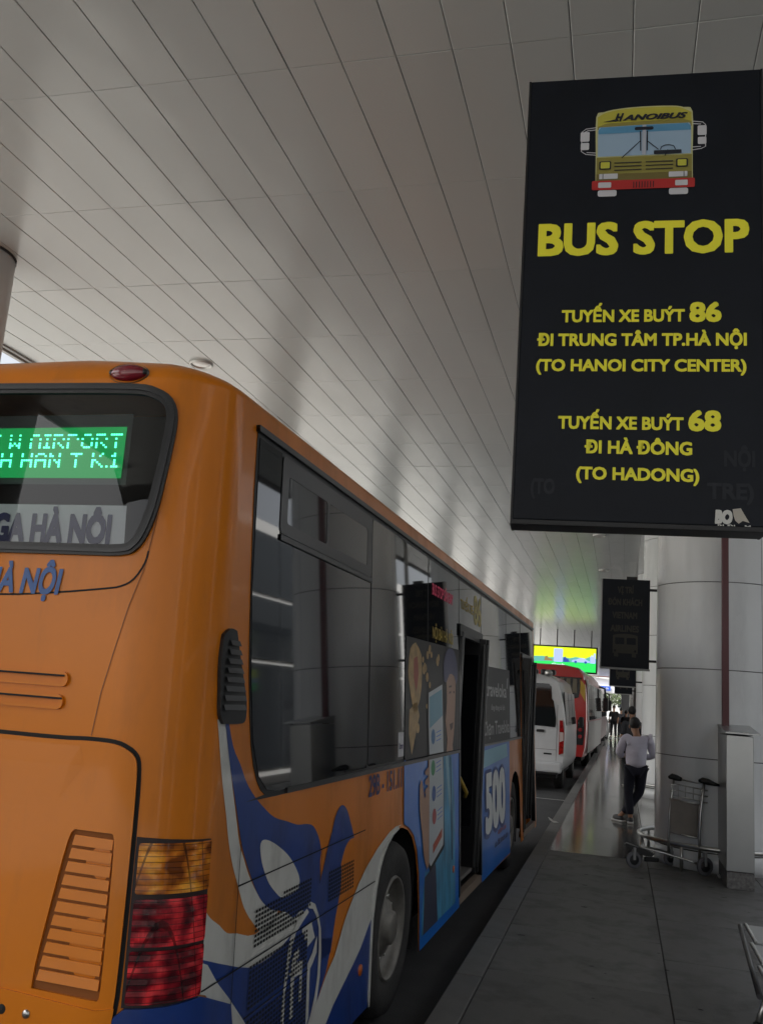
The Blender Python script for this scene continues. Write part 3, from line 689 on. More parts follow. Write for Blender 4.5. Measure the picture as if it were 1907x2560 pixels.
WR_ = [(2.97, 1.035), (2.82, 1.04), (2.68, 1.025), (2.43, .97), (2.21, .90), (2.07, .84), (1.98, .79), (1.88, .73), (1.81, .68), (1.76, .63), (1.69, .57), (1.58, .52), (1.49, .46), (1.39, .40), (1.30, .30), (1.24, .18), (1.40, .18), (1.54, .28), (1.68, .35), (1.82, .40), (2.00, .46), (2.13, .51), (2.27, .59), (2.33, .62), (2.345, .66), (2.405, .77), (2.47, .87), (2.54, .925), (2.63, .975), (2.75, 1.015), (2.89, 1.03)]
liv('white_swoosh', WR_, M_WHITE, 3, False)
liv('blue_flank', [(2.335, .62), (2.27, .59), (2.13, .51), (2.0, .46), (1.82, .40), (1.68, .35), (1.54, .28), (1.40, .18), (2.288, .18), (2.298, .30), (2.318, .46)], M_BLUE, 3, False)
patch('arch_lip', ARCH[:10]+[(t-.022, v+.012*(v > .6)) for t, v in ARCH[:10][::-1]], M_WHITE, bus, .012, th=.012)
lg = [[(1.27, .88), (1.32, .885), (1.38, .865), (1.43, .81), (1.47, .74), (1.485, .65), (1.475, .53), (1.44, .44), (1.38, .38), (1.30, .34), (1.30, .355), (1.36, .40), (1.41, .47), (1.44, .54), (1.45, .66), (1.44, .75), (1.40, .81), (1.35, .85), (1.30, .86)],
      [(1.07, .78), (1.16, .84), (1.27, .865), (1.30, .845), (1.22, .82), (1.14, .79), (1.10, .74), (1.07, .66), (1.045, .59), (1.035, .40), (1.0, .40), (1.01, .55), (1.04, .68)],
      [(1.10, .46), (1.14, .46), (1.14, .66), (1.19, .69), (1.19, .725), (1.13, .71), (1.10, .68)],
      [(1.22, .79), (1.34, .795), (1.36, .76), (1.39, .72), (1.29, .70), (1.29, .735), (1.25, .735), (1.25, .765), (1.22, .765)],
      [(1.42, .72), (1.42, .65), (1.37, .615), (1.335, .60), (1.335, .40), (1.30, .37), (1.30, .63), (1.36, .66), (1.39, .69)],
      [(1.08, .64), (1.18, .67), (1.235, .66), (1.235, .50), (1.205, .50), (1.205, .61), (1.12, .615)]]
for P in lg: liv('white_emblem', P, M_WHITE, 4, False)
# perforated vents: real rows of dark openings
def perfor(P, pt, pv, name='vent_holes'):
    t0, t1 = min(p[0] for p in P), max(p[0] for p in P); v0, v1 = min(p[1] for p in P), max(p[1] for p in P)
    V, Fc = [], []; r = 0; v = v0+pv/2
    while v < v1:
        t = t0+pt/2
        while t < t1:
            if inpoly(t, v, P):
                k = len(V); a, b = pt*.34, pv*.30
                V.extend(surf(t+da, v+db, .0078) for da, db in ((-a, -b), (a, -b), (a, b), (-a, b))); Fc.append((k, k+1, k+2, k+3))
            t += pt
        v += pv; r += 1
    tag(meshobj(name, V, Fc, M_SEAM, bus), kind='stuff')
perfor([(.68, .832), (1.08, .832), (1.25, .862), (1.32, .865), (1.32, .985), (.69, .982)], .0290, .0178)
perfor([(.65, .62), (1.29, .62), (1.29, .78), (.66, .772)], .0290, .0178)
perfor([(.65, .36), (1.30, .36), (1.30, .59), (.66, .59)], .0290, .0178)
perfor([(1.56, .835), (1.96, .835), (1.96, .985), (1.56, .985)], .0290, .0178)
for P in ([(.50, 1.09), (2.16, 1.098)], [(.25, .797), (2.37, .80)], [(.50, 1.24), (.498, .22)], [(1.45, 1.095), (1.43, .945)], [(.62, .605), (1.3, .605)]):
    patch('panel_seam', strip([(P[0][0]+(P[1][0]-P[0][0])*i/8, P[0][1]+(P[1][1]-P[0][1])*i/8) for i in range(9)], .006 if P[0][0] != P[1][0] else .007), M_SEAM, bus, .0085)
# side air intake
vt = patch('air_intake', VENT, mat('matt_black_plastic', (.012, .012, .013), .5), bus, .016, th=.018)
for i in range(8):
    v = 1.735+i*.034; tl = .245+.002*i; tr = .435-max(0, (v-1.76))*.42
    meshobj('slat', [surf(tl, v, .026), surf(tr, v, .026), surf(tr, v+.02, .017), surf(tl, v+.02, .017)], [(0, 1, 2, 3)], mat('slat_black', (.03, .03, .032), .4), vt)
text_on('lettering', '29B - 151.11', lambda u, v: surf(u, v, .004), 2.22, 2.96, 1.265, .112, mat('navy_lettering', (.02, .02, .12), .4), bus, .025)
q = MB(); c_ = surf(2.12, .40, .0); q.lathe([(.03, 0), (.027, .012), (.001, .014)], (c_.x, c_.y, c_.z), 'X', 16); q.build('side_reflector', mat('orange_reflector', (.5, .10, .01), .3), bus)
q = MB(); c_ = surf(4.60, .52, .0); q.lathe([(.03, 0), (.027, .012), (.001, .014)], (c_.x, c_.y, c_.z), 'X', 16); q.build('side_reflector', MATS['orange_reflector'], bus)
# ---------- window band
GB = smooth_poly([(.415, 2.862), (9.0, 2.862), (10.33, 2.862), (10.33, 2.44), (8.93, 2.44), (8.90, 1.405), (5.93, 1.405), (5.93, 2.44), (4.83, 2.44), (4.83, 1.405), (.84, 1.385), (.72, 1.40), (.63, 1.46), (.55, 1.60), (.49, 1.86), (.45, 2.2), (.42, 2.6)], 2, 40)
patch('window_seal', GB, M_RUBBER, bus, .004, th=.003)
def pane(P, name='side_window'): return patch(name, P, M_DGLASS, bus, .0075, th=.003)
pane([(.435, 2.84), (.455, 2.2), (.50, 1.87), (.56, 1.61), (.64, 1.475), (.73, 1.42), (.84, 1.405), (2.155, 1.425), (2.155, 2.46), (.72, 2.46), (.70, 2.84)])
pane(rrect(2.185, 3.635, 1.43, 2.835, .02, 2)); pane(rrect(3.665, 4.81, 1.43, 2.835, .02, 2))
pane([(4.83, 2.46), (5.92, 2.46), (5.92, 2.835), (4.83, 2.835)])
pane(rrect(5.95, 7.62, 1.43, 2.835, .02, 2)); pane(rrect(7.65, 8.87, 1.43, 2.835, .02, 2)); pane(rrect(8.93, 10.30, 2.47, 2.835, .02, 2))
sf = patch('slider_frame', rrect(.715, 2.165, 2.485, 2.835, .03, 3), mat('slider_black', (.010, .010, .011), .3), bus, .011, holes=[rrect(.80, 1.37, 2.54, 2.755, .02, 3), rrect(1.40, 2.075, 2.54, 2.755, .02, 3)], th=.005)
patch('slider_pane', rrect(.80, 1.37, 2.54, 2.755, .005, 1), mat('slider_glass', (.02, .022, .024), .03, spec=.8), sf, .009); patch('slider_pane', rrect(1.40, 2.075, 2.54, 2.755, .005, 1), MATS['slider_glass'], sf, .0095)
patch('slider_sill', [(.72, 2.455), (2.165, 2.455), (2.165, 2.480), (.72, 2.480)], MATS['slider_black'], bus, .016, th=.012)
patch('rain_gutter', [(.40, 2.862), (10.38, 2.862), (10.38, 2.888), (.40, 2.888)], M_BLACKTRIM, bus, .018, th=.018)
patch('window_sill', [(.95, 1.388), (4.83, 1.395), (4.83, 1.418), (.95, 1.410)], M_BLACKTRIM, bus, .014, th=.012)
patch('window_sill', [(5.93, 1.40), (8.93, 1.40), (8.93, 1.42), (5.93, 1.42)], mat('grey_sill', (.18, .18, .18), .4), bus, .014, th=.012)
# texts behind / on the glass
M_RLED = mat('red_window_lettering', (.35, .03, .07), .5, emit=(.5, .02, .08), estr=.10); M_YLED = mat('yellow_window_lettering', (.45, .32, .03), .5)
text_on('window_lettering', 'BUS STOP SÂN BAY', lambda u, v: surf(u, v, .010), 3.78, 4.56, 2.585, .085, M_RLED, bus, .02)
text_on('window_lettering', 'NỘI BÀI HÀ NỘI', lambda u, v: surf(u, v, .010), 3.80, 4.56, 2.262, .085, M_YLED, bus, .02)
text_on('window_lettering', 'TUYẾN XE', lambda u, v: surf(u, v, .010), 4.90, 5.50, 2.60, .08, M_YLED, bus, .02)
text_on('route_number', '86', lambda u, v: surf(u, v, .010), 5.54, 5.94, 2.53, .26, mat('pale_yellow_print', (.5, .42, .16), .5), bus, .03)
pt_ = patch('paper_notice', rrect(2.83, 2.97, 1.45, 1.60, .004, 1), mat('notice_paper', (.6, .6, .6), .6), bus, .010)
text_on('lettering', '2trnr', lambda u, v: surf(u, v, .0115), 2.85, 2.95, 1.50, .035, M_NAVY, pt_, .03)
# ---------- big advertisement behind the rear wheel
M_ADK = mat('black_vinyl', (.014, .014, .016), .4, spec=.25); M_ADB = mat('blue_vinyl', (.012, .15, .55), .3, spec=.3, coat=.1, noise=.12, nscale=1.5)
M_SKIN = mat('printed_skin', (.38, .22, .15), .4); M_GOLD = mat('printed_gold', (.42, .27, .10), .4, noise=.3, nscale=14)
ad = patch('advert_upper', [(2.99, 1.425), (4.815, 1.425), (4.815, 2.235), (2.99, 2.215)], M_ADK, bus, .012)
ad2 = patch('advert_lower', [(3.0, 1.425), (4.84, 1.425), (4.845, .195), (3.475, .182), (3.465, .48), (3.44, .68), (3.38, .83), (3.28, .935), (3.15, .995), (3.02, 1.03)], M_ADB, bus, .006)
def adp(name, P, m, off, par, sm=True, n=2): return patch(name, smooth_poly(P, n) if sm else P, m, par, off)
adp('gold_plume', [(3.10, 2.14), (3.25, 2.19), (3.42, 2.12), (3.45, 1.97), (3.39, 1.81), (3.24, 1.70), (3.11, 1.86), (3.05, 1.99)], M_GOLD, .0135, ad)
adp('gold_plume', [(3.10, 1.74), (3.30, 1.80), (3.38, 1.70), (3.28, 1.58), (3.17, 1.45), (3.09, 1.59)], M_GOLD, .0135, ad)
adp('red_flash', [(3.20, 2.08), (3.30, 2.10), (3.34, 1.98), (3.28, 1.86), (3.20, 1.95)], mat('printed_red', (.33, .06, .03), .4), .015, ad)
random.seed(3)
for i in range(22):
    t = random.uniform(3.04, 4.02); v = random.uniform(1.60, 2.18)
    if 3.05 < t < 3.45 and v > 1.75: t += .42
    r = random.uniform(.022, .05)
    adp('coin', [(t+r*math.cos(a), v+r*.75*math.sin(a)) for a in [2*PI*k/9 for k in range(9)]], M_GOLD, .0142, ad, False)
jk = adp('printed_jacket', [(4.12, 1.41), (4.50, 1.40), (4.58, 1.22), (4.66, .97), (4.66, .70), (4.68, .26), (3.52, .26), (3.54, .45), (3.62, .66), (3.76, .64), (4.21, .73)], mat('printed_cyan_jacket', (.05, .25, .42), .4, noise=.5, nscale=4, stretch=(1, 2.5, .6)), .0075, ad2)
adp('printed_trousers', [(3.60, .62), (3.95, .66), (4.02, .26), (3.56, .26)], mat('printed_dark_cloth', (.03, .035, .07), .4), .009, ad2)
M_PHW = mat('printed_phone_screen', (.42, .47, .5), .35); M_PHB = mat('printed_phone_blue', (.06, .26, .38), .35)
adp('printed_phone_edge', [(3.61, 1.87), (3.80, 1.91), (4.13, 1.95), (4.19, 1.93), (4.20, 1.425), (3.655, 1.425), (3.62, 1.68)], M_ADK, .0150, ad, False)
adp('printed_phone', [(3.65, 1.86), (4.11, 1.93), (4.165, 1.43), (3.685, 1.43), (3.645, 1.68)], M_PHW, .0165, ad, False)
adp('phone_header', [(3.67, 1.83), (4.09, 1.895), (4.125, 1.70), (3.685, 1.61)], M_PHB, .018, ad, False)
adp('printed_phone_edge', [(3.665, 1.425), (4.20, 1.425), (4.245, .74), (4.20, .72), (3.77, .63), (3.69, .69), (3.69, 1.2)], M_ADK, .009, ad2, False)
adp('printed_phone', [(3.69, 1.423), (4.17, 1.423), (4.20, 1.20), (4.205, .80), (4.19, .755), (3.78, .665), (3.725, .70), (3.72, 1.2)], M_PHW, .0105, ad2, False)
for t, v, c_, par, o_ in ((3.80, 1.55, (.04, .15, .33), ad, .018), (3.83, 1.33, (.03, .25, .10), ad2, .012), (3.86, 1.15, (.03, .10, .33), ad2, .012), (3.88, .99, (.4, .06, .07), ad2, .012)):
    r = .055; adp('app_icon', [(t+r*math.cos(a)*1.2, v+r*math.sin(a)) for a in [2*PI*k/14 for k in range(14)]], mat('icon_%d' % int(v*100), c_, .4), o_, par, False)
    for k in range(3): adp('text_bar', [(t+.10, v+.03-k*.03), (t+.27, v+.045-k*.03), (t+.27, v+.038-k*.03), (t+.10, v+.023-k*.03)], M_ADB, o_, par, False)
adp('red_button', [(3.84, .80), (4.15, .88), (4.15, .82), (3.84, .74)], mat('printed_red_button', (.42, .07, .03), .4), .012, ad2, False)
adp('printed_hand', [(3.42, 1.24), (3.46, 1.27), (3.50, 1.25), (3.56, 1.14), (3.66, 1.20), (3.68, 1.40), (3.71, 1.40), (3.715, .69), (3.66, .66), (3.56, .76), (3.49, .93), (3.42, 1.08)], M_SKIN, .012, ad2)
for dv in (0, .065, .13): adp('printed_finger', [(3.56, 1.18+dv), (3.60, 1.205+dv), (3.70, 1.215+dv), (3.71, 1.175+dv), (3.62, 1.16+dv)], M_SKIN, .0135, ad2)
adp('printed_face', [(4.24, 1.93), (4.40, 2.03), (4.57, 2.05), (4.645, 1.97), (4.64, 1.80), (4.60, 1.62), (4.55, 1.49), (4.47, 1.435), (4.38, 1.45), (4.30, 1.56), (4.24, 1.70)], M_SKIN, .0135, ad)
adp('printed_neck', [(4.30, 1.425), (4.55, 1.425), (4.52, 1.50), (4.33, 1.53)], M_SKIN, .013, ad, False)
adp('printed_cap', [(4.18, 1.96), (4.17, 2.10), (4.27, 2.19), (4.42, 2.225), (4.58, 2.21), (4.70, 2.12), (4.72, 1.99), (4.66, 1.94), (4.58, 2.01), (4.40, 2.02), (4.28, 1.95)], mat('printed_indigo_cap', (.05, .05, .13), .4), .015, ad)
adp('printed_hair', [(4.20, 1.93), (4.28, 1.96), (4.30, 1.80), (4.26, 1.66), (4.22, 1.78)], M_ADK, .0148, ad, False)
for P in ([(4.38, 1.88), (4.46, 1.89), (4.46, 1.873), (4.38, 1.865)], [(4.54, 1.89), (4.60, 1.89), (4.60, 1.872), (4.54, 1.875)], [(4.40, 1.63), (4.55, 1.645), (4.53, 1.60), (4.44, 1.58)], [(4.37, 1.925), (4.48, 1.935), (4.48, 1.92), (4.37, 1.912)]): adp('printed_feature', P, mat('printed_dark_feature', (.07, .03, .025), .4), .0152, ad, False)
adp('jacket_collar', [(4.26, 1.41), (4.36, 1.41), (4.50, 1.05), (4.44, .95)], mat('printed_pale_blue', (.2, .4, .5), .4), .009, ad2, False)
adp('jacket_zip', [(4.46, 1.38), (4.48, 1.38), (4.56, .60), (4.53, .60)], mat('printed_dark_cloth', (.03, .035, .07), .4), .0095, ad2, False)
patch('panel_seam', strip([(3.0, 1.422), (4.84, 1.422)], .008), M_SEAM, bus, .0165)
# ---------- advertisement between the doors
ad3 = patch('advert_panel', [(5.96, 1.425), (7.86, 1.425), (7.86, 2.19), (5.96, 2.165)], M_ADK, bus, .012)
M_PW = mat('white_vinyl_lettering', (.45, .45, .45), .4)
text_on('lettering', 'traveloka', lambda u, v: surf(u, v, .014), 6.15, 7.58, 1.88, .14, M_PW, ad3, .02)
text_on('lettering', 'ứng dụng du lịch', lambda u, v: surf(u, v, .014), 6.50, 7.45, 1.745, .05, M_PW, ad3, .01)
text_on('lettering', 'Chạm Traveloka', lambda u, v: surf(u, v, .014), 6.02, 7.78, 1.50, .135, M_PW, ad3, .012)
meshobj('bird_mark', [surf(7.60, 1.98, .014), surf(7.66, 1.98, .014), surf(7.72, 2.10, .014), surf(7.66, 2.09, .014)], [(0, 1, 2, 3)], M_PW, ad3)
ad4 = patch('advert_lower', [(5.93, 1.40), (7.84, 1.40), (7.80, .20), (5.93, .20)], M_ADB, bus, .006)
text_on('lettering', '500', lambda u, v: surf(u, v, .012), 6.12, 7.42, .62, .50, mat('printed_pale_digits', (.72, .75, .75), .4), ad4, .06)
text_on('lettering', '500', lambda u, v: surf(u, v, .009), 6.06, 7.48, .60, .53, mat('printed_deep_blue', (.02, .06, .25), .4), ad4, .09)
text_on('lettering', 'ưu đãi khách sạn', lambda u, v: surf(u, v, .009), 6.70, 7.62, .40, .055, M_NAVY, ad4, .02)
text_on('lettering', 'GIẢM GIÁ', lambda u, v: surf(u, v, .009), 6.9, 7.5, .50, .04, MATS['printed_red_button'], ad4, .02)
adp('pale_banner', [(6.0, 1.36), (7.60, 1.38), (7.65, 1.24), (6.0, 1.20)], mat('printed_sky', (.25, .50, .62), .4), .009, ad4)
# wheels
def wheel(cx, y, z, r=.50, w=.26, parent=bus):
    t = MB(); s = -1
    t.lathe([(r*.60, -.005), (r*.66, .012), (r*.82, .018), (r*.94, .006), (r*.985, -.03), (r, -.06), (r, -.2), (r*.97, -.24), (r*.7, -.26)], (cx, y, z), 'X', 48); wt = t.build('wheel', M_TYRE, parent)
    q = MB(); q.lathe([(r*.60, -.004), (r*.585, .010), (r*.56, .008), (r*.54, -.03), (r*.50, -.075), (r*.40, -.085), (r*.34, -.055), (r*.30, -.03), (r*.20, -.02), (r*.19, .01), (r*.15, .02), (.001, .022)], (cx, y, z), 'X', 40); q.build('rim', M_RIM, wt)
    for k in range(10):
        a = 2*PI*k/10; q = MB(); q.lathe([(.011, -.06), (.011, -.042), (.001, -.04)], (cx, y+r*.355*math.cos(a), z+r*.355*math.sin(a)), 'X', 6); q.build('nut', M_CHROME, wt)
    q = MB(); q.lathe([(r*.975, -.065), (r*1.004, -.066), (r*1.004, -.071), (r*.975, -.072)], (cx, y, z), 'X', 48); q.build('tread_edge', mat('tread_dark', (.015, .015, .015), .9), wt)
    return wt
wheel(-.035, 2.90, .44); wheel(-.06, 8.30, .44); wheel(XW+.3, 2.90, .44); wheel(XW+.3, 8.3, .44)
for ya, yb in ((2.28, 3.50), (7.82, 8.81)):
    q = MB(); q.box((-.45, (ya+yb)/2, 1.12), (.8, yb-ya, .02)); q.box((-.86, (ya+yb)/2, .65), (.02, yb-ya, .94)); q.box((-.45, ya, .65), (.8, .02, .94)); q.box((-.45, yb, .65), (.8, .02, .94)); q.build('wheel_housing', M_DARK, bus)
# underside, interior
M_INT = mat('interior_grey', (.06, .06, .065), .7)
q = MB(); q.box((XW/2, BUSL/2, .26), (2.2, BUSL-.4, .03)); q.build('floor_pan', M_DARK, bus)
q = MB(); q.box((XW/2-.05, 6.9, .31), (2.2, 6.7, .04)); q.build('cabin_floor', M_INT, bus)
q = MB(); q.box((XW/2, BUSL/2+.2, 2.80), (2.1, BUSL-.9, .03)); q.build('cabin_ceiling', M_INT, bus)
q = MB(); q.box((XW+.14, 7.0, 1.6), (.02, 6.6, 2.4)); q.build('cabin_wall', M_DARK, bus)
q = MB(); q.box((XW/2, 3.66, 1.6), (2.2, .02, 2.5)); q.build('cabin_partition', M_DARK, bus)
M_SEATB = mat('seat_blue', (.02, .03, .08), .6); M_YEL = mat('yellow_rail', (.45, .30, .04), .35)
for y in (5.0, 6.0, 7.0, 8.2):
    for x in (XW+.45, XW+.9):
        q = MB(); q.box((x, y, .80), (.42, .42, .08), .02); q.box((x, y-.22, 1.1), (.42, .08, .62), .03, rx=-.1); q.build('seat', M_SEATB, bus)
for x, y in ((-.5, 4.75), (-.5, 6.25), (-1.3, 6.2), (-.5, 8.9)):
    q = MB(); q.tube([(x, y, .32), (x, y, 2.78)], .018, 10); q.build('grab_pole', M_YEL, bus)
# doors: header, sill, folded leaves
M_LEAF = mat('black_door_leaf', (.010, .010, .012), .3, coat=.3); M_LG = mat('door_glass', (.008, .009, .011), .04, spec=.7)
def leaf(y, x0, x1, z0=.30, z1=2.40, par=bus):
    q = MB(); q.box(((x0+x1)/2, y, (z0+z1)/2), (abs(x1-x0), .035, z1-z0), .006); d = q.build('door_leaf', M_LEAF, par)
    q = MB(); q.box(((x0+x1)/2, y-.022, (z0+z1)/2+.12), (abs(x1-x0)-.12, .008, (z1-z0)-.55)); q.build('door_glass', M_LG, d)
    q = MB(); q.tube([(x1-.015, y-.028, z0+.05), (x1-.015, y-.028, z1-.05)], .012, 8); q.build('rubber_edge', mat('grey_rubber_edge', (.07, .07, .07), .5), d)
    return d
for a, b_ in (D1, D2):
    patch('door_header', [(a-.05, 2.36), (b_+.05, 2.36), (b_+.05, 2.46), (a-.05, 2.46)], mat('header_grey', (.045, .045, .047), .4), bus, .024, th=.04)
    patch('door_sill', [(a, .205), (b_, .205), (b_, .275), (a, .275)], mat('scuffed_sill', (.22, .17, .13), .5), bus, .004, th=.06)
    patch('door_post', [(a-.03, .27), (a+.02, .27), (a+.02, 2.40), (a-.03, 2.40)], M_BLACKTRIM, bus, .012, th=.05)
    patch('door_post', [(b_-.02, .27), (b_+.03, .27), (b_+.03, 2.40), (b_-.02, 2.40)], M_BLACKTRIM, bus, .012, th=.05)
leaf(D1[0]+.05, -.62, -.07); leaf(D1[0]+.10, -.60, -.07); leaf(D1[1]-.05, -.50, -.0); leaf(D1[1]-.11, -.55, -.02)
leaf(D2[0]+.05, -.60, .03); leaf(D2[0]+.12, -.6, .02); leaf(D2[1]-.04, -.45, -.03); leaf(D2[1]-.12, -.45, -.06)
q = MB(); q.tube([(-.12, D1[0]+.30, 1.20), (-.10, D1[0]+.36, 1.16), (-.08, D1[0]+.62, 1.02), (-.10, D1[0]+.66, .98)], .018, 10); q.build('door_handle', M_YEL, bus)
q = MB(); q.box((-.35, (D1[0]+D1[1])/2, .33), (.6, 1.1, .03), .004); q.build('step', mat('step_plate', (.2, .19, .18), .5, metal=.3), bus)
# tail end of the roof: small roof pod hidden from below kept simple
# ------------------------------------------------------------------ the big BUS STOP sign
M_SIGN = mat('navy_black_sign_face', (.006, .008, .013), .5, spec=.22, noise=.2, nscale=3)
M_SIGNF = mat('black_sign_frame', (.006, .006, .007), .5)
M_YS = mat('yellow_sign_vinyl', (.86, .80, .035), .5)
bs = empty('bus_stop_sign', (-.45, 3.70, 0), rad(4.0)); tag(bs, 'big black BUS STOP sign with yellow lettering hanging at upper right', 'sign')
q = MB(); q.box((.4925, .075, (4.475+2.440)/2), (.985, .15, 4.475-2.440), .004); face = q.build('sign_box', M_SIGN, bs)
q = MB(); q.box((.4925, .068, 2.428), (.987, .150, .022), .003); q.build('bottom_rail', M_SIGNF, bs)
for x in (-.004, .989):
    q = MB(); q.box((x, .075, (4.475+2.417)/2), (.010, .156, 4.475-2.417), .002); q.build('side_rail', M_SIGNF, bs)
for z in (2.55, 4.3):
    q = MB(); q.box((1.33, .08, z), (.70, .04, .04), .004); q.build('arm', M_SIGNF, bs)
q = MB(); q.box((1.70, .08, CEIL/2), (.10, .10, CEIL), .01); q.build('post', M_FASCIA, bs)
LAY = [0]
def sf(u, v, k=1): return Vector((u, -.0012*k, v))
def spoly(name, P, m, k=1, par=None): return meshobj(name, [sf(u, v, k) for u, v in P], [tuple(range(len(P)))], m, par or face)
def stext(s, u0, u1, v0, h, m=M_YS, bold=.045, shear=0., k=1, par=None): return text_on('lettering', s, lambda u, v: sf(u, v, k), u0, u1, v0, h, m, par or face, bold, shear)
stext('BUS', .059, .400, 3.618, .142, bold=.046); stext('STOP', .462, .933, 3.618, .142, bold=.046)
stext('TUYẾN XE BUÝT', .172, .676, 3.305, .052); stext('86', .694, .822, 3.305, .081, bold=.05)
stext('ĐI TRUNG TÂM TP.HÀ NỘI', .072, .920, 3.198, .052); stext('(TO HANOI CITY CENTER)', .072, .918, 3.085, .050)
stext('TUYẾN XE BUÝT', .172, .674, 2.832, .052); stext('68', .692, .820, 2.832, .081, bold=.05)
stext('ĐI HÀ ĐÔNG', .283, .708, 2.728, .052); stext('(TO HADONG)', .252, .736, 2.617, .050)
M_GH = mat('embossed_old_lettering', (.0068, .009, .0145), .4, spec=.3)
stext('NỘI', .830, .948, 2.685, .062, M_GH); stext('TRE)', .765, .943, 2.550, .062, M_GH); stext('(TO', .070, .168, 2.55, .062, M_GH)
# torn sticker
M_STK = mat('sticker_white', (.55, .55, .52), .6)
stext('BO', .795, .862, 2.452, .048, M_STK, .09, .1)
spoly('torn_sticker', [(.862, 2.508), (.893, 2.513), (.905, 2.49), (.925, 2.455), (.90, 2.462), (.885, 2.45), (.872, 2.462), (.866, 2.48)], mat('torn_paper', (.42, .39, .34), .8), 2)
stext('BI ĐI .. M', .806, .930, 2.432, .013, M_STK, .03)
# little bus drawn on the sign
bi = spoly('bus_emblem', smooth_poly([(.297, 3.955), (.295, 4.089), (.293, 4.278), (.326, 4.301), (.389, 4.314), (.493, 4.320), (.616, 4.317), (.665, 4.307), (.703, 4.284), (.704, 4.084), (.705, 3.958)], 3, 60), mat('emblem_pale_edge', (.5, .5, .25), .5), 1)
def ip(name, P, m, k): return spoly(name, P, m, k, bi)
M_EY = mat('emblem_yellow', (.46, .42, .05), .5); M_EO = mat('emblem_olive', (.25, .22, .045), .5); M_EK = mat('emblem_black', (.008, .01, .02), .5); M_EW = mat('emblem_white', (.55, .55, .58), .5)
ip('emblem_roof', smooth_poly([(.300, 4.215), (.299, 4.275), (.33, 4.295), (.39, 4.308), (.493, 4.314), (.616, 4.311), (.662, 4.301), (.698, 4.280), (.699, 4.225)], 3, 50), M_EY, 2)
ip('emblem_visor_band', [(.300, 4.212), (.300, 4.228), (.34, 4.243), (.66, 4.250), (.699, 4.236), (.699, 4.212)], M_EO, 2.4)
ip('emblem_lower', [(.299, 3.96), (.299, 4.076), (.701, 4.076), (.701, 3.96)], M_EO, 2)
ip('emblem_lower_band', [(.299, 3.96), (.299, 3.995), (.701, 3.995), (.701, 3.96)], mat('emblem_dark_olive', (.15, .12, .03), .5), 2.3)
ip('emblem_glass', smooth_poly([(.304, 4.080), (.303, 4.208), (.315, 4.224), (.50, 4.228), (.683, 4.228), (.696, 4.212), (.696, 4.080)], 3, 50), mat('emblem_glass_pale', (.30, .42, .55), .5), 3)
ip('emblem_glass_tint', [(.304, 4.190), (.303, 4.208), (.315, 4.222), (.50, 4.226), (.683, 4.226), (.695, 4.212), (.695, 4.193)], mat('emblem_glass_blue', (.09, .27, .45), .5), 4)
ip('emblem_pillar', [(.492, 4.08), (.492, 4.225), (.508, 4.225), (.508, 4.08)], mat('emblem_pillar_grey', (.42, .45, .52), .5), 5)
ip('emblem_mirror', rrect(.459, .539, 4.200, 4.216, .007, 3), M_EK, 6)
ip('emblem_dash', rrect(.542, .657, 4.080, 4.098, .002, 1), M_EK, 6)
def ln(name, P, w, m, k): ip(name, strip(P, w), m, k)
ln('emblem_wiper', [(.484, 4.196), (.486, 4.099)], .005, M_EK, 6); ln('emblem_wiper', [(.513, 4.196), (.513, 4.099)], .005, M_EK, 6)
ln('emblem_wiper', [(.483, 4.146), (.406, 4.068)], .004, M_EK, 6); ln('emblem_wiper', [(.514, 4.145), (.561, 4.102)], .004, M_EK, 6)
ln('emblem_steering_wheel', [(.569, 4.100), (.573, 4.114), (.588, 4.122), (.605, 4.123), (.624, 4.117), (.632, 4.100)], .004, M_EK, 6); ln('emblem_stalk', [(.600, 4.10), (.592, 4.08), (.588, 4.07)], .004, M_EK, 6)
for u0, u1 in ((.375, .491), (.508, .623)):
    for v in (4.045, 4.028, 4.010): ln('emblem_grille', [(u0, v), (u1, v)], .0045, M_EK, 5)
for u0, u1 in ((.311, .362), (.635, .684)):
    ip('emblem_lamp_rim', rrect(u0, u1, 4.015, 4.055, .006, 3), M_EK, 5); ip('emblem_lamp', rrect(u0+.006, u1-.006, 4.020, 4.050, .004, 3), mat('emblem_bright_yellow', (.5, .48, .05), .5), 6)
for u0, u1 in ((.312, .391), (.605, .682)): ip('emblem_indicator', rrect(u0, u1, 3.969, 3.994, .002, 1), M_EW, 5)
for u in (.328, .668): ln('emblem_indicator_line', [(u, 3.969), (u, 3.994)], .003, M_EK, 6)
ip('emblem_bumper', rrect(.282, .713, 3.918, 3.962, .006, 2), mat('emblem_red', (.42, .02, .018), .5), 4)
for i in range(8): ln('emblem_slot', [(.459+i*.0118, 3.922), (.459+i*.0118, 3.952)], .0045, mat('emblem_maroon', (.06, .008, .01), .5), 5)
for u0, u1 in ((.309, .364), (.632, .684)): ip('emblem_fog_lamp', rrect(u0, u1, 3.927, 3.953, .004, 2), M_EW, 5)
for u0, u1 in ((.308, .388), (.607, .686)): ip('emblem_tyre', rrect(u0, u1, 3.888, 3.918, .008, 2), M_EW, 1)
for a, b_, c_, d in ((.227, .266, 4.157, 4.204), (.229, .265, 4.116, 4.151), (.724, .761, 4.165, 4.212), (.725, .760, 4.122, 4.156)): ip('emblem_side_mirror', rrect(a, b_, c_, d, .005, 2), M_EW, 3)
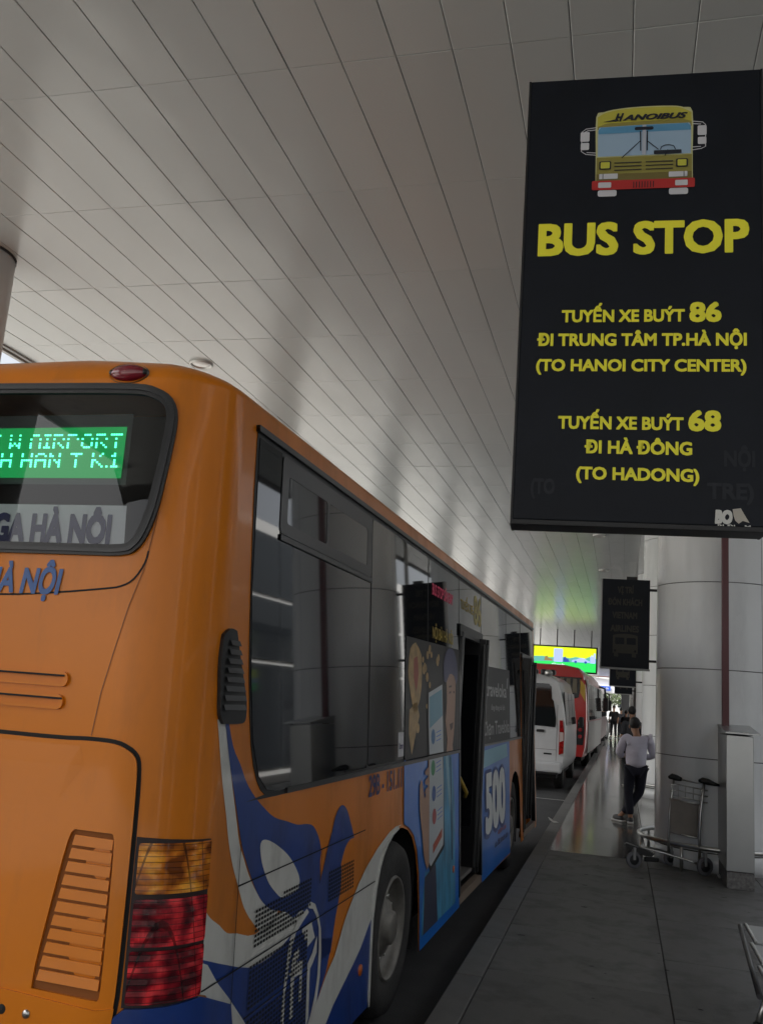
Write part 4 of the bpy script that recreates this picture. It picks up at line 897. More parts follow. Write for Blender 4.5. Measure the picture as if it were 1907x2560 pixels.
for P in ([(.295, 4.225), (.250, 4.220), (.233, 4.206), (.232, 4.110), (.252, 4.095), (.295, 4.089)], [(.295, 4.214), (.258, 4.211), (.240, 4.202)], [(.295, 4.100), (.255, 4.104)],
          [(.703, 4.235), (.745, 4.229), (.757, 4.216), (.757, 4.110), (.739, 4.101), (.703, 4.096)], [(.703, 4.223), (.738, 4.219)], [(.703, 4.110), (.738, 4.111)]): ln('emblem_mirror_bar', P, .0035, M_EW, 2)
stext('H', .372, .412, 4.250, .037, M_EK, .06, .45, 4, bi); stext('ANOIBUS', .408, .682, 4.252, .026, M_EK, .055, .35, 4, bi)
ip('emblem_swoosh', [(.322, 4.249), (.385, 4.262), (.392, 4.250)], M_EK, 4)

# smaller signs on the columns ----------------------------------------
M_DIM = mat('dull_gold_lettering', (.03, .027, .017), .6); M_DIM2 = mat('dull_gold_panel', (.035, .033, .026), .6)
def col_sign(y, x0, x1, z0, z1, lab, name='hanging_sign', words=True):
    t = empty(name, (x0, y, 0), rad(1.2)); tag(t, lab, 'sign', 'black signs on the columns'); w = x1-x0
    q = MB(); q.box((w/2, .06, (z0+z1)/2), (w, .12, z1-z0), .004); f = q.build('sign_box', M_SIGN, t)
    q = MB(); q.box((-.006, .06, (z0+z1)/2), (.014, .13, z1-z0+.01)); q.build('side_rail', M_FASCIA, t)
    q = MB(); q.box((w/2, .06, z0-.012), (w+.02, .13, .02)); q.build('bottom_rail', M_FASCIA, t)
    for z in (z0+.10, z1-.12):
        q = MB(); q.box((w+.11, .06, z), (.24, .035, .03)); q.build('arm', M_SIGNF, t)
    q = MB(); q.box((w*.62, .06, z1+.02), (.13, .08, .04)); q.build('top_bracket', M_SIGNF, t)
    F = lambda u, v: Vector((u, -.003, v))
    h = z1-z0
    if words:
        for s, a, b_, zz in (('VỊ TRÍ', .32, .66, .845), ('ĐÓN KHÁCH', .12, .84, .705), ('VIETNAM', .22, .74, .555), ('AIRLINES', .18, .78, .405)):
            text_on('lettering', s, F, w*a, w*b_, z0+h*zz, h*.068, M_DIM, f, .05)
    zb = z0+h*.13
    def bp_(name, P, m, k): return meshobj(name, [Vector((w*u, -.003-.001*k, zb+h*v)) for u, v in P], [tuple(range(len(P)))], m, f)
    bp_('bus_drawing', smooth_poly([(.24, .03), (.24, .20), (.27, .235), (.5, .25), (.73, .235), (.76, .20), (.76, .03)], 2, 60), M_DIM, 0)
    for u0, u1 in ((.29, .48), (.53, .72)): bp_('drawn_window', rrect(u0, u1, .13, .205, .01, 2), M_SIGN, 1)
    for u0, u1 in ((.27, .36), (.64, .73)): bp_('drawn_wheel', rrect(u0, u1, -.01, .03, .005, 1), M_DIM, 0)
    for u in (.29, .71): bp_('drawn_lamp', rrect(u-.02, u+.02, .045, .07, .005, 2), M_SIGN, 1)
    return t
col_sign(11.95, -.262, .322, 2.215, 3.33, 'black sign reading VỊ TRÍ ĐÓN KHÁCH VIETNAM AIRLINES on the nearest column')
col_sign(20.1, -.248, .275, 2.185, 3.30, 'smaller dark sign with a bus drawing just below the airline sign')
t = col_sign(28.3, -.20, .30, 2.16, 3.25, 'farthest dark sign, a thin black slab under the two others', words=False)

# ------------------------------------------------------------------ LED advertising screen
sc = empty('advertising_screen', (-4.6, 50, 0)); tag(sc, 'bright yellow and green advertising screen hanging above the red coach', 'screen')
SW, Z0, Z1 = 3.25, 3.50, 4.74
q = MB(); q.box((SW/2, .15, (Z0+Z1)/2), (SW+.16, .24, Z1-Z0+.16), .01); q.build('casing', M_SIGNF, sc)
def em(name, c, s=.85): return mat(name, (.02, .02, .02), .5, emit=c, estr=s)
ES = 1.0
def sp(name, P, m, k): return meshobj(name, [Vector((u, -.0-.004*k, v)) for u, v in P], [tuple(range(len(P)))], m, sc)
sp('screen_green', [(0, Z0), (SW, Z0), (SW, Z1), (0, Z1)], em('screen_green', (.02, .62, .10)), 0)
sp('screen_yellow', smooth_poly([(0, 4.20), (.6, 4.16), (1.3, 4.20), (2.2, 4.14), (SW, 4.22), (SW, Z1), (0, Z1)], 3, 60), em('screen_yellow', (.62, .80, .01)), 1)
sp('screen_strip', [(0, 3.93), (.8, 3.97), (1.6, 3.96), (2.5, 3.98), (SW, 3.97), (SW, 4.22), (2.9, 4.30), (2.7, 4.20), (2.2, 4.26), (1.9, 4.18), (1.4, 4.24), (.9, 4.16), (.5, 4.22), (0, 4.2)], em('screen_teal', (.10, .35, .30)), 2)
sp('screen_tower', rrect(1.05, 1.52, 3.96, 4.66, .04, 2), em('screen_lilac', (.36, .44, .95)), 3)
sp('screen_car', smooth_poly([(2.0, 4.0), (2.05, 4.10), (2.25, 4.13), (2.4, 4.21), (2.65, 4.21), (2.78, 4.12), (2.92, 4.08), (2.92, 4.0)], 2, 60), MATS['screen_lilac'], 3)
for x in (2.2, 2.72): sp('screen_wheel', [(x+.07*math.cos(a), 4.0+.07*math.sin(a)) for a in [2*PI*k/10 for k in range(10)]], em('screen_navy', (.02, .05, .3)), 4)
sp('screen_houses', [(2.95, 3.97), (2.95, 4.28), (3.03, 4.42), (3.1, 4.28), (3.14, 4.50), (3.22, 4.50), (3.22, 3.97)], MATS['screen_lilac'], 3)
sp('screen_crowd', smooth_poly([(1.55, 3.96), (1.56, 4.2), (1.66, 4.26), (1.72, 4.16), (1.82, 4.14), (1.86, 4.02), (1.95, 3.98)], 2), MATS['screen_navy'], 3)
sp('screen_crowd', smooth_poly([(.55, 4.0), (.6, 4.22), (.72, 4.25), (.78, 4.12), (.95, 4.10), (1.0, 4.0)], 2), em('screen_brown', (.25, .16, .05)), 3)
text_on('screen_text', 'Grab', lambda u, v: Vector((u, -.02, v)), .95, 1.65, 3.76, .12, em('screen_white', (.6, .9, .8)), sc, .05)
for x in (.3, 1.2, 2.1, 3.0):
    q = MB(); q.box((x, .15, (Z1+CEIL)/2+.04), (.05, .05, CEIL-Z1), 0); q.build('hanger', M_SIGNF, sc)

# ------------------------------------------------------------------ luggage trolley
tr = empty('luggage_trolley', (0, 0, 0)); tag(tr, 'steel airport luggage trolley with black grips beside the column guard ring', 'trolley')
tr.location = (.52, 11.1, 0)
L_ = Vector((-.0, 0, 0))
# frame plane: two bent uprights, back plate between, base running left to the single front wheel
U = [(.02, .12), (.335, -.02)]           # feet of the uprights (x,y)
for k, (x, y) in enumerate(U):
    q = MB(); q.tube([(x, y, .13), (x-.004, y-.02, .35), (x+.004, y-.03, .62), (x+.03, y+.01, .82), (x+.05, y+.03, .955)], .0155, 12); q.build('upright', M_CHROME, tr)
    q = MB(); q.tube([(x+.0, y+.0, .985), (x+.03, y+.03, .990), (x+.09, y+.0, .98), (x+.15, y-.02, .965), (x+.21, y-.03, .955)] if k else [(x-.0, y+.0, .985), (x+.03, y+.03, .995), (x+.08, y+.0, .985), (x+.13, y-.02, .975)], [.02, .034, .036, .022, .012] if k else [.02, .034, .034, .02], 12); q.build('hand_grip', mat('black_grip', (.008, .008, .008), .4), tr)
q = MB(); q.tube([(.12, .13, .975), (.30, .05, .955), (.345, .0, .96)], .009, 8); q.build('brake_bar', M_CHROME, tr)
for i, z in enumerate((.90, .835, .77)):
    q = MB(); q.tube([(.03, .10, z+.005), (.12, .18, z+.012), (.30, .16, z-.01), (.42, .02, z-.015), (.34, -.03, z-.02)], .006, 8); q.build('basket_wire', M_CHROME, tr)
for x, y in ((.12, .18), (.2, .18), (.28, .165), (.36, .10)):
    q = MB(); q.tube([(x, y, .765), (x, y, .905)], .004, 6); q.build('basket_wire', M_CHROME, tr)
q = MB(); q.prism([(.03, .40), (.03, .755), (.33, .735), (.315, .355)], -.006, .006); o = q.build('back_plate', mat('worn_beige_board', (.19, .165, .14), .5, noise=.15, nscale=6), tr); o.location = (0, .045, 0)
for z0 in (.75, .39):
    q = MB(); q.tube([(.02, .10, z0+.005), (.335, -.035, z0-.018)], .008, 8); q.build('cross_tube', M_CHROME, tr)
q = MB(); q.tube([(-.30, -.10, .225), (-.05, .03, .175), (.2, -.02, .135), (.36, -.06, .10)], .012, 10); q.build('base_tube', M_CHROME, tr)
q = MB(); q.tube([(-.30, -.06, .225), (-.10, .22, .18), (.04, .36, .13)], .012, 10); q.build('base_tube', M_CHROME, tr)
q = MB(); q.prism([(-.46, .235), (-.44, .255), (-.20, .195), (-.14, .17), (-.17, .14), (-.25, .145), (-.33, .18)], -.05, .05); o = q.build('bumper_nose', MATS['black_grip'], tr); o.location = (0, -.08, 0)
def twheel(x, y, r, rz):
    t = MB(); t.lathe([(r*.6, -.014), (r*.9, -.016), (r, -.008), (r, .008), (r*.9, .016), (r*.6, .014)], n=24, axis='Y'); o = t.build('wheel', mat('grey_trolley_tyre', (.13, .13, .14), .6), tr); o.location = (x, y, r); o.rotation_euler = (0, 0, rz)
    t = MB(); t.lathe([(.001, -.018), (r*.3, -.02), (r*.62, -.012), (r*.62, .012), (r*.3, .02), (.001, .018)], n=20, axis='Y'); h = t.build('hub', M_BLACKTRIM, o)
    t = MB(); t.box((0, -.0, r*.75), (.03, .05, r*1.5), .005); f = t.build('fork', M_FASCIA, o)
twheel(-.355, -.12, .088, .35); twheel(.05, .34, .085, .5); twheel(.385, -.10, .098, .55)
q = MB(); q.box((-.17, -.02, .10), (.16, .05, .05), .01, rz=.3); q.build('brake_block', MATS['black_grip'], tr)
# ------------------------------------------------------------------ steel bench
bn = empty('steel_bench', (0, 0, 0)); tag(bn, 'corner of a brushed steel waiting bench at the lower right edge', 'bench')
for y0, y1 in ((5.95, 6.42), (5.44, 5.91), (4.93, 5.40)):
    d = (6.42-y1)*.055
    q = MB(); q.box((1.16-d, (y0+y1)/2, .445), (.80, y1-y0, .012), .004); q.build('seat', M_SS, bn)
    q = MB(); q.box((.765-d, (y0+y1)/2, .452), (.02, y1-y0, .02), .006); q.build('seat_rim', M_CHROME, bn)
    q = MB(); q.box((1.60-d, (y0+y1)/2, .65), (.012, y1-y0, .38), .004, ry=.15); q.build('backrest', M_SS, bn)
q = MB(); q.tube([(.735, 6.42, .44), (.705, 5.93, .44), (.675, 5.42, .44), (.645, 4.9, .44)], .014, 10); q.build('edge_rail', M_BLACKTRIM, bn)
q = MB(); q.box((1.1, 5.62, .40), (.05, 1.6, .05), .006); q.build('beam', M_FASCIA, bn)
for y in (6.25, 5.1):
    q = MB(); q.tube([(.78, y-.25, .02), (.82, y-.20, .12), (1.0, y-.05, .36), (1.1, y, .40), (1.3, y, .30), (1.5, y, .02)], .018, 10); q.build('leg', M_CHROME, bn)
    q = MB(); q.lathe([(.001, 0), (.03, 0), (.028, .02), (.001, .025)], (.78, y-.25, 0), n=14); q.build('foot', M_BLACKTRIM, bn)
# litter at the kerb
t = empty('crumpled_paper', (-.93, 14.25, .0)); tag(t, 'scrap of white crumpled paper on the kerb edge', 'litter')
q = MB(); q.poly([(-.06, 0, .03), (0, -.03, .003), (.07, .02, .004), (.03, .05, .02)]); q.poly([(-.06, 0, .03), (-.09, .04, .07), (-.03, .05, .04), (.0, .02, .006)]); q.build('paper', M_STK, t)

# ------------------------------------------------------------------ people
def skin_mesh(name, joints, edges, m, parent, root=0, sub=2):
    me = bpy.data.meshes.new(name); me.from_pydata([j[0] for j in joints], edges, []); o = bpy.data.objects.new(name, me); COL.objects.link(o)
    sk = o.modifiers.new('s', 'SKIN'); sk.use_smooth_shade = True
    if not me.skin_vertices: me.attributes
    dat = o.data.skin_vertices
    if len(dat) == 0:
        bm = bmesh.new(); bm.from_mesh(me); bm.verts.layers.skin.verify(); bm.to_mesh(me); bm.free(); dat = o.data.skin_vertices
    for i, j in enumerate(joints):
        r = j[1] if isinstance(j[1], tuple) else (j[1], j[1]); dat[0].data[i].radius = r; dat[0].data[i].use_root = (i == root)
    su = o.modifiers.new('u', 'SUBSURF'); su.levels = sub; su.render_levels = sub
    dg = bpy.context.evaluated_depsgraph_get(); nm = bpy.data.meshes.new_from_object(o.evaluated_get(dg))
    bpy.data.objects.remove(o); bpy.data.meshes.remove(me)
    nm.name = name; nm.materials.clear(); nm.materials.append(m); nm.polygons.foreach_set('use_smooth', [True]*len(nm.polygons))
    r = bpy.data.objects.new(name, nm); COL.objects.link(r); r.parent = parent; return r
def ell(name, c, r, m, parent, rx=0., rz=0.):
    q = MB(); bmesh.ops.create_uvsphere(q.bm, u_segments=18, v_segments=12, radius=1.)
    R = Matrix.Rotation(rz, 3, 'Z') @ Matrix.Rotation(rx, 3, 'X')
    for v in q.bm.verts: v.co = R @ Vector((v.co.x*r[0], v.co.y*r[1], v.co.z*r[2]))+Vector(c)
    return q.build(name, m, parent, sharp=60)
M_SK = mat('skin', (.33, .17, .10), .55); M_HAIR = mat('black_hair', (.008, .007, .006), .6, bump=.3, bscale=90)
def person(loc, rz, shirt, trousers, shoe, lab, pose='lean', sc_=1., sole=(.5, .5, .48)):
    t = empty('person', loc, rz); t.scale = (sc_,)*3; tag(t, lab, 'person')
    if pose == 'lean':
        pel, ch, nk, hd = Vector((.10, 0, .84)), Vector((.12, .02, 1.16)), Vector((.115, .04, 1.34)), Vector((.09, .115, 1.405))
        Ls = [(-.09+.02, .02, 1.285), (-.15, .06, 1.03), (-.04, .27, .98), (.03, .34, 1.03)]
        Rs = [(.30, .02, 1.285), (.375, .05, 1.03), (.24, .25, .97), (.14, .33, 1.02)]
        hipL, kL, aL, fL = (.02, 0, .80), (-.03, .03, .44), (-.01, -.0, .08), (.0, .10, .035)
        hipR, kR, aR, fR = (.19, 0, .80), (.155, .05, .44), (-.06, .06, .10), (-.09, .14, .04)
        aR = (-.10, .12, .09); fR = (-.15, .20, .04); aL = (.035, -.0, .08); fL = (.05, .10, .035); kL = (.0, .03, .44); kR = (.17, .07, .45)
    else:
        pel, ch, nk, hd = Vector((0, 0, .90)), Vector((0, .0, 1.22)), Vector((0, .01, 1.43)), Vector((0, .03, 1.53))
        Ls = [(-.18, 0, 1.36), (-.23, -.01, 1.09), (-.22, .07, .85), (-.21, .09, .77)]
        Rs = [(.18, 0, 1.36), (.23, -.01, 1.09), (.22, .07, .85), (.21, .09, .77)]
        hipL, kL, aL, fL = (-.09, 0, .86), (-.10, .05, .47), (-.10, -.04, .08), (-.11, .08, .035)
        hipR, kR, aR, fR = (.09, 0, .86), (.10, .08, .47), (.10, .16, .08), (.11, .28, .035)
    J = [(pel, (.11, .08)), (ch, (.11, .075)), (nk, .05), (hd+Vector((0, .0, .0)), (.068, .078)), (hd+Vector((0, .01, .10)), (.066, .08)),
         (Ls[0], .045), (Ls[1], .038), (Ls[2], .03), (Ls[3], .025), (Rs[0], .045), (Rs[1], .038), (Rs[2], .03), (Rs[3], .025),
         (hipL, .085), (kL, .055), (aL, .038), (fL, .035), (hipR, .085), (kR, .055), (aR, .038), (fR, .035)]
    E_ = [(0, 1), (1, 2), (2, 3), (3, 4), (1, 5), (5, 6), (6, 7), (7, 8), (1, 9), (9, 10), (10, 11), (11, 12), (0, 13), (13, 14), (14, 15), (15, 16), (0, 17), (17, 18), (18, 19), (19, 20)]
    # nose, fingers as small chains on the same surface
    J.append((hd+Vector((-.0, .105, .045)), .012)); E_.append((4, 21))
    for base, kk in ((8, -1), (12, 1)):
        b0 = Vector(J[base][0])
        for f in range(5):
            i = len(J); off = Vector(((f-2)*.017*1., .045-(.02 if f == 4 else 0), .02)); J.append((b0+off*.6, .0095)); J.append((b0+off*.6+Vector((0, .02, .028)), .008)); E_ += [(base, i), (i, i+1)]
    skin_mesh('body', J, E_, M_SK, t, 0, 1)
    ms = mat('shirt_'+lab.split()[0], shirt, .8, bump=.9, bscale=6, bstretch=(1, 1, 2.2)); mt = mat('trousers_'+lab.split()[0], trousers, .85, bump=.15, bscale=12)
    SJ = [(pel+Vector((0, 0, -.05)), (.185, .145)), (pel.lerp(ch, .35), (.17, .135)), (ch, (.168, .13)), (nk+Vector((0, -.01, -.05)), (.095, .085)), (Ls[0], .078), (Vector(Ls[0]).lerp(Vector(Ls[1]), .8), .07), (Vector(Ls[1]), .062), (Rs[0], .078), (Vector(Rs[0]).lerp(Vector(Rs[1]), .8), .07), (Vector(Rs[1]), .062)]
    SE = [(0, 1), (1, 2), (2, 3), (2, 4), (4, 5), (5, 6), (2, 7), (7, 8), (8, 9)]
    if pose == 'lean':
        SJ += [(Vector(Ls[1]).lerp(Vector(Ls[2]), .75), .046), (Vector(Rs[1]).lerp(Vector(Rs[2]), .75), .046)]; SE += [(6, 10), (9, 11)]
    skin_mesh('shirt', SJ, SE, ms, t, 0, 2)
    TJ = [(pel+Vector((0, 0, .02)), (.15, .115)), (hipL, .105), (Vector(hipL).lerp(Vector(kL), .5), .092), (kL, .074), (Vector(kL).lerp(Vector(aL), .9), .062), (hipR, .105), (Vector(hipR).lerp(Vector(kR), .5), .092), (kR, .074), (Vector(kR).lerp(Vector(aR), .9), .062)]
    skin_mesh('trousers', TJ, [(0, 1), (1, 2), (2, 3), (3, 4), (0, 5), (5, 6), (6, 7), (7, 8)], mt, t, 0, 2)
    mo = mat('black_shoe', (.015, .015, .017), .5); mso = mat('pale_sole', sole, .6)
    for a, f in ((aL, fL), (aR, fR)):
        a, f = Vector(a), Vector(f); d = (f-a); ang = math.atan2(-d.x, d.y)
        sh = ell('shoe', (a.x+d.x*.5, a.y+d.y*.5, .052), (.05, .13, .05), mo, t, rz=ang)
        q = MB(); q.box((a.x+d.x*.5, a.y+d.y*.5, .016), (.095, .27, .03), .012, rz=ang); q.build('sole', mso, sh)
    hc = hd+Vector((0, -.008, .07))
    ell('hair', hc+Vector((0, -.006, .030)), (.086, .102, .098), M_HAIR, t, rx=.25)
    for s in (-1, 1): ell('ear', hd+Vector((s*.078, .01, .045)), (.012, .022, .032), M_SK, t)
    return t
person((.13, 15.12, 0), .12, (.60, .58, .68), (.008, .009, .02), (.02, .02, .02), 'man in pale lilac shirt and black trousers leaning beside the column, seen from behind', 'lean', 1.0)
person((.245, 22.3, 0), .3, (.035, .036, .042), (.012, .012, .014), (.02, .02, .02), 'dark clothed person with black hair standing behind the leaning man', 'stand', 1.04)
person((-.42, 57, 0), 2.9, (.012, .012, .014), (.01, .01, .012), (.02, .02, .02), 'distant figure in black walking on the shiny pavement', 'stand', 1.12)
person((-.02, 58.5, 0), .2, (.05, .05, .06), (.015, .015, .02), (.02, .02, .02), 'tiny grey figure right of the distant black one', 'stand', 1.05)
person((.22, 47, 0), -.4, (.10, .10, .11), (.03, .03, .03), (.02, .02, .02), 'distant person in grey waiting close to the dark columns', 'stand', .98)

# ------------------------------------------------------------------ vehicles
def prof(xs_zs, y, lean=0.):
    R = [(x, y+lean*(z-.6), z) for x, z in xs_zs]; L__ = [(-x, y+lean*(z-.6), z) for x, z in xs_zs[::-1]]
    return R+L__
def vwheel(parent, x, y, r, w=.2):
    q = MB(); q.lathe([(r*.55, -w/2), (r*.9, -w/2), (r, -w/2+.03), (r, w/2-.03), (r*.9, w/2), (r*.55, w/2)], (x, y, r), 'X', 28); a = q.build('wheel', M_TYRE, parent)
    q = MB(); q.lathe([(.001, -w/2+.02), (r*.3, -w/2+.01), (r*.57, -w/2+.01), (r*.57, w/2-.01), (r*.3, w/2-.01), (.001, w/2-.02)], (x, y, r), 'X', 20); q.build('rim', M_RIM, a)
M_VW = mat('white_van_paint', (.55, .56, .57), .3, coat=.4, noise=.03, nscale=3); M_VG = mat('vehicle_glass', (.012, .014, .016), .05, spec=.7)
van = empty('white_van', (-2.24, 21.5, ROADZ), rad(-1.0)); tag(van, 'white minibus parked in front of the orange bus, its tall tail lamp lit red', 'van')
P0_ = [(.92, .42), (.98, .55), (1.01, .9), (1.01, 1.4), (.97, 1.75), (.90, 2.15), (.82, 2.42), (.66, 2.54), (.3, 2.58)]
sec = [prof(P0_, 0, .045), prof([(x*1.012, z) for x, z in P0_], .12, .035), prof([(x*1.015, z+(.02 if z > 2.4 else 0)) for x, z in P0_], .8), prof([(x*1.015, z+(.02 if z > 2.4 else 0)) for x, z in P0_], 3.9)]
P1_ = [(.92, .42), (.98, .55), (.99, .9), (.97, 1.25), (.92, 1.45), (.85, 1.7), (.80, 1.95), (.6, 2.0), (.3, 2.02)]; P2_ = [(.85, .42), (.93, .55), (.93, .9), (.85, 1.08), (.7, 1.15), (.6, 1.18), (.5, 1.2), (.4, 1.21), (.2, 1.22)]
sec += [prof(P1_, 4.7), prof(P2_, 5.4)]
q = MB(); q.loft(sec); q.build('body', M_VW, van, sharp=35)
def vplate(name, P, y, m, parent, th=.012, lean=.045, k=0):
    q = MB(); q.prism(P, -th, .0); o = q.build(name, m, parent)
    for v in o.data.vertices: v.co.y += y+lean*(v.co.z-.6)
    return o
vplate('rear_window', smooth_poly([(.02, 1.42), (.80, 1.40), (.81, 1.6), (.74, 1.98), (.70, 2.03), (.68, 2.30), (.62, 2.36), (.02, 2.37)], 2, 40), 0, M_VG, van)
vplate('rear_window', smooth_poly([(-.80, 1.40), (-.02, 1.42), (-.02, 2.37), (-.62, 2.36), (-.68, 2.30), (-.74, 1.98), (-.81, 1.6)], 2, 40), 0, M_VG, van)
M_RL = mat('red_vehicle_lens', (.30, .01, .012), .15, coat=.8, noise=.5, nscale=16); M_CL = mat('clear_vehicle_lens', (.6, .5, .48), .15, coat=.6)
for s in (1, -1):
    l1 = vplate('tail_lamp', [(s*.895, .80), (s*1.0, .84), (s*1.005, 1.30), (s*.96, 1.56), (s*.895, 1.56)], -.006, M_RL, van, .02)
    l2 = vplate('clear_lens', [(s*.905, 1.08), (s*.99, 1.12), (s*.985, 1.30), (s*.905, 1.30)], -.03, M_CL, l1, .004)
vplate('door_gap', [(-.004, .55), (.004, .55), (.004, 2.45), (-.004, 2.45)], -.001, M_SEAM, van, .003); vplate('door_gap', [(.835, .66), (.842, .66), (.842, 1.9), (.835, 1.9)], -.001, M_SEAM, van, .003)
vplate('body_crease', [(-.84, .90), (.84, .90), (.84, .906), (-.84, .906)], -.001, M_SEAM, van, .003)
vplate('door_handle', rrect(.38, .56, 1.27, 1.33, .02, 2), -.005, M_BLACKTRIM, van, .02); vplate('badge', rrect(.56, .74, .79, .825, .01, 2), -.004, M_SEAM, van, .006)
q = MB(); q.box((0, -.08, .52), (1.96, .22, .24), .05); q.build('bumper', M_VW, van); q = MB(); q.box((0, -.10, .40), (1.8, .20, .05), .01); q.build('bumper_valance', M_BLACKTRIM, van)
vplate('number_plate', rrect(-.26, .26, .66, .78, .01, 1), -.004, M_STK, van, .008)
for s in (1, -1):
    for y0, y1 in ((.35, 1.35), (1.45, 2.5), (2.6, 3.6)):
        q = MB(); q.loft([[(s*(1.014), y0, 1.45), (s*(.945), y0, 2.2), (s*(.955), y0, 2.2), (s*(1.028), y0, 1.45)], [(s*(1.014), y1, 1.45), (s*(.945), y1, 2.2), (s*(.955), y1, 2.2), (s*1.028, y1, 1.45)]], False); q.build('side_window', M_VG, van)
    vwheel(van, s*.84, 1.0, .35); vwheel(van, s*.84, 4.4, .35)
    q = MB(); q.box((s*1.12, 4.3, 1.5), (.12, .1, .26), .03); q.build('wing_mirror', M_BLACKTRIM, van)
q = MB(); q.box((0, 2.5, .36), (1.7, 5.0, .16)); q.build('underbody', M_DARK, van)
q = MB()
for x in (.35, .55, .75, .15): q.box((x-.05, .05, 2.62), (.14, .25, .13), .04)
o = q.build('roof_bundle', M_BLACKTRIM, van); ell('chrome_cap', (.62, -.05, 2.60), (.10, .09, .08), M_CHROME, van)

M_CR = mat('coach_red', (.42, .018, .016), .28, coat=.5, noise=.05, nscale=2); M_CY = mat('coach_yellow', (.50, .30, .04), .35, coat=.3); M_CS = mat('coach_silver', (.28, .26, .24), .35, coat=.3); M_MAR = mat('coach_maroon', (.10, .012, .02), .3, coat=.4)
def coach(loc, rz, lab, main=M_CR, side=M_CS, L=10.3):
    t = empty('coach', loc, rz); tag(t, lab, 'coach', 'coaches in the queue')
    A = [(1.14, .40), (1.21, .7), (1.23, 1.3), (1.21, 2.0), (1.17, 2.55), (1.08, 2.90), (.90, 3.08), (.45, 3.16)]
    S = [prof([(x*.96, z-.03*(z > 2.8)) for x, z in A], 0, .10), prof([(x*.995, z) for x, z in A], .22, .07), prof(A, .7, .02), prof(A, L-1), prof([(x*.985, z) for x, z in A], L-.3, -.05), prof([(x*.93, z-.05*(z > 2.8)) for x, z in A], L, -.12)]
    q = MB(); q.loft(S); q.build('body', main, t, sharp=40)
    def rp(name, P, m, k=0): return vplate(name, P, -.004-.006*k, m, t, .012, .10)
    rp('rear_window', smooth_poly([(-.95, 2.30), (-.72, 2.10), (.72, 2.10), (.95, 2.30), (.95, 2.72), (.88, 2.78), (-.88, 2.78), (-.95, 2.72)], 2, 60), M_VG)
    for i in range(9):
        x = -.8+i*.2; rp('curtain_fold', [(x-.07, 2.3), (x+.07, 2.3), (x+.06, 2.74), (x-.06, 2.74)], mat('beige_curtain', (.16, .14, .10), .8), 1) if i > 3 else None
    for s in (1, -1):
        rp('yellow_flash', [(s*.97, 2.33), (s*1.13, 2.05), (s*1.12, 2.55), (s*.97, 2.72)], M_CY)
        l1 = rp('tail_lamp', smooth_poly([(s*.90, .75), (s*1.10, .75), (s*1.13, 1.2), (s*1.10, 1.58), (s*.93, 1.50), (s*.90, 1.1)], 2, 40), M_DARK)
        for z in (1.40, 1.20, 1.00):
            w = vplate('lens', smooth_poly([(s*(1.01+.06*math.cos(a)), z+.06*math.sin(a)) for a in [2*PI*k/8 for k in range(8)]], 1), -.02, M_RL if z < 1.3 else M_CL, l1, .01, .10)
        for k, y0 in enumerate([.8+1.52*i for i in range(6)]):
            q = MB(); q.loft([[(s*1.226, y0, 1.50), (s*1.17, y0, 2.62), (s*1.185, y0, 2.62), (s*1.242, y0, 1.50)], [(s*1.226, y0+1.44, 1.50), (s*1.17, y0+1.44, 2.62), (s*1.185, y0+1.44, 2.62), (s*1.242, y0+1.44, 1.50)]], False); q.build('side_window', M_VG, t)
        q = MB(); q.loft([[(s*1.218, .45, .50), (s*1.236, .45, 1.45), (s*1.246, .45, 1.45), (s*1.228, .45, .50)], [(s*1.218, L-.6, .50), (s*1.236, L-.6, 1.45), (s*1.246, L-.6, 1.45), (s*1.228, L-.6, .50)]], False); q.build('side_skirt', side, t)
        q = MB(); q.loft([[(s*1.212, .25, 1.50), (s*1.15, .32, 2.74), (s*1.165, .32, 2.76), (s*1.23, .25, 1.50)], [(s*1.226, .72, 1.50), (s*1.16, .72, 2.78), (s*1.175, .72, 2.78), (s*1.24, .72, 1.50)]], False); q.build('pillar_trim', side, t)
        vwheel(t, s*1.06, 2.4, .48, .28); vwheel(t, s*1.06, L-2.2, .48, .28)
        q = MB(); q.tube([(s*1.1, L-.1, 2.75), (s*1.32, L+.2, 2.70), (s*1.36, L+.22, 2.2)], .04, 8); q.box((s*1.36, L+.22, 2.05), (.22, .12, .55), .04); q.build('wing_mirror', M_BLACKTRIM, t)
    q = MB(); q.box((0, L/2, .36), (2.1, L-.6, .2)); q.build('underbody', M_DARK, t)
    rp('number_plate', rrect(-.25, .25, .72, .88, .01, 1), M_STK)
    return t
coach((-2.22, 29.3, ROADZ), rad(-1.2), 'tall red coach with yellow flashes behind the white van')
coach((-2.15, 43.2, ROADZ), rad(-.8), 'dark maroon coach mostly hidden in front of the red one', M_MAR, M_MAR)
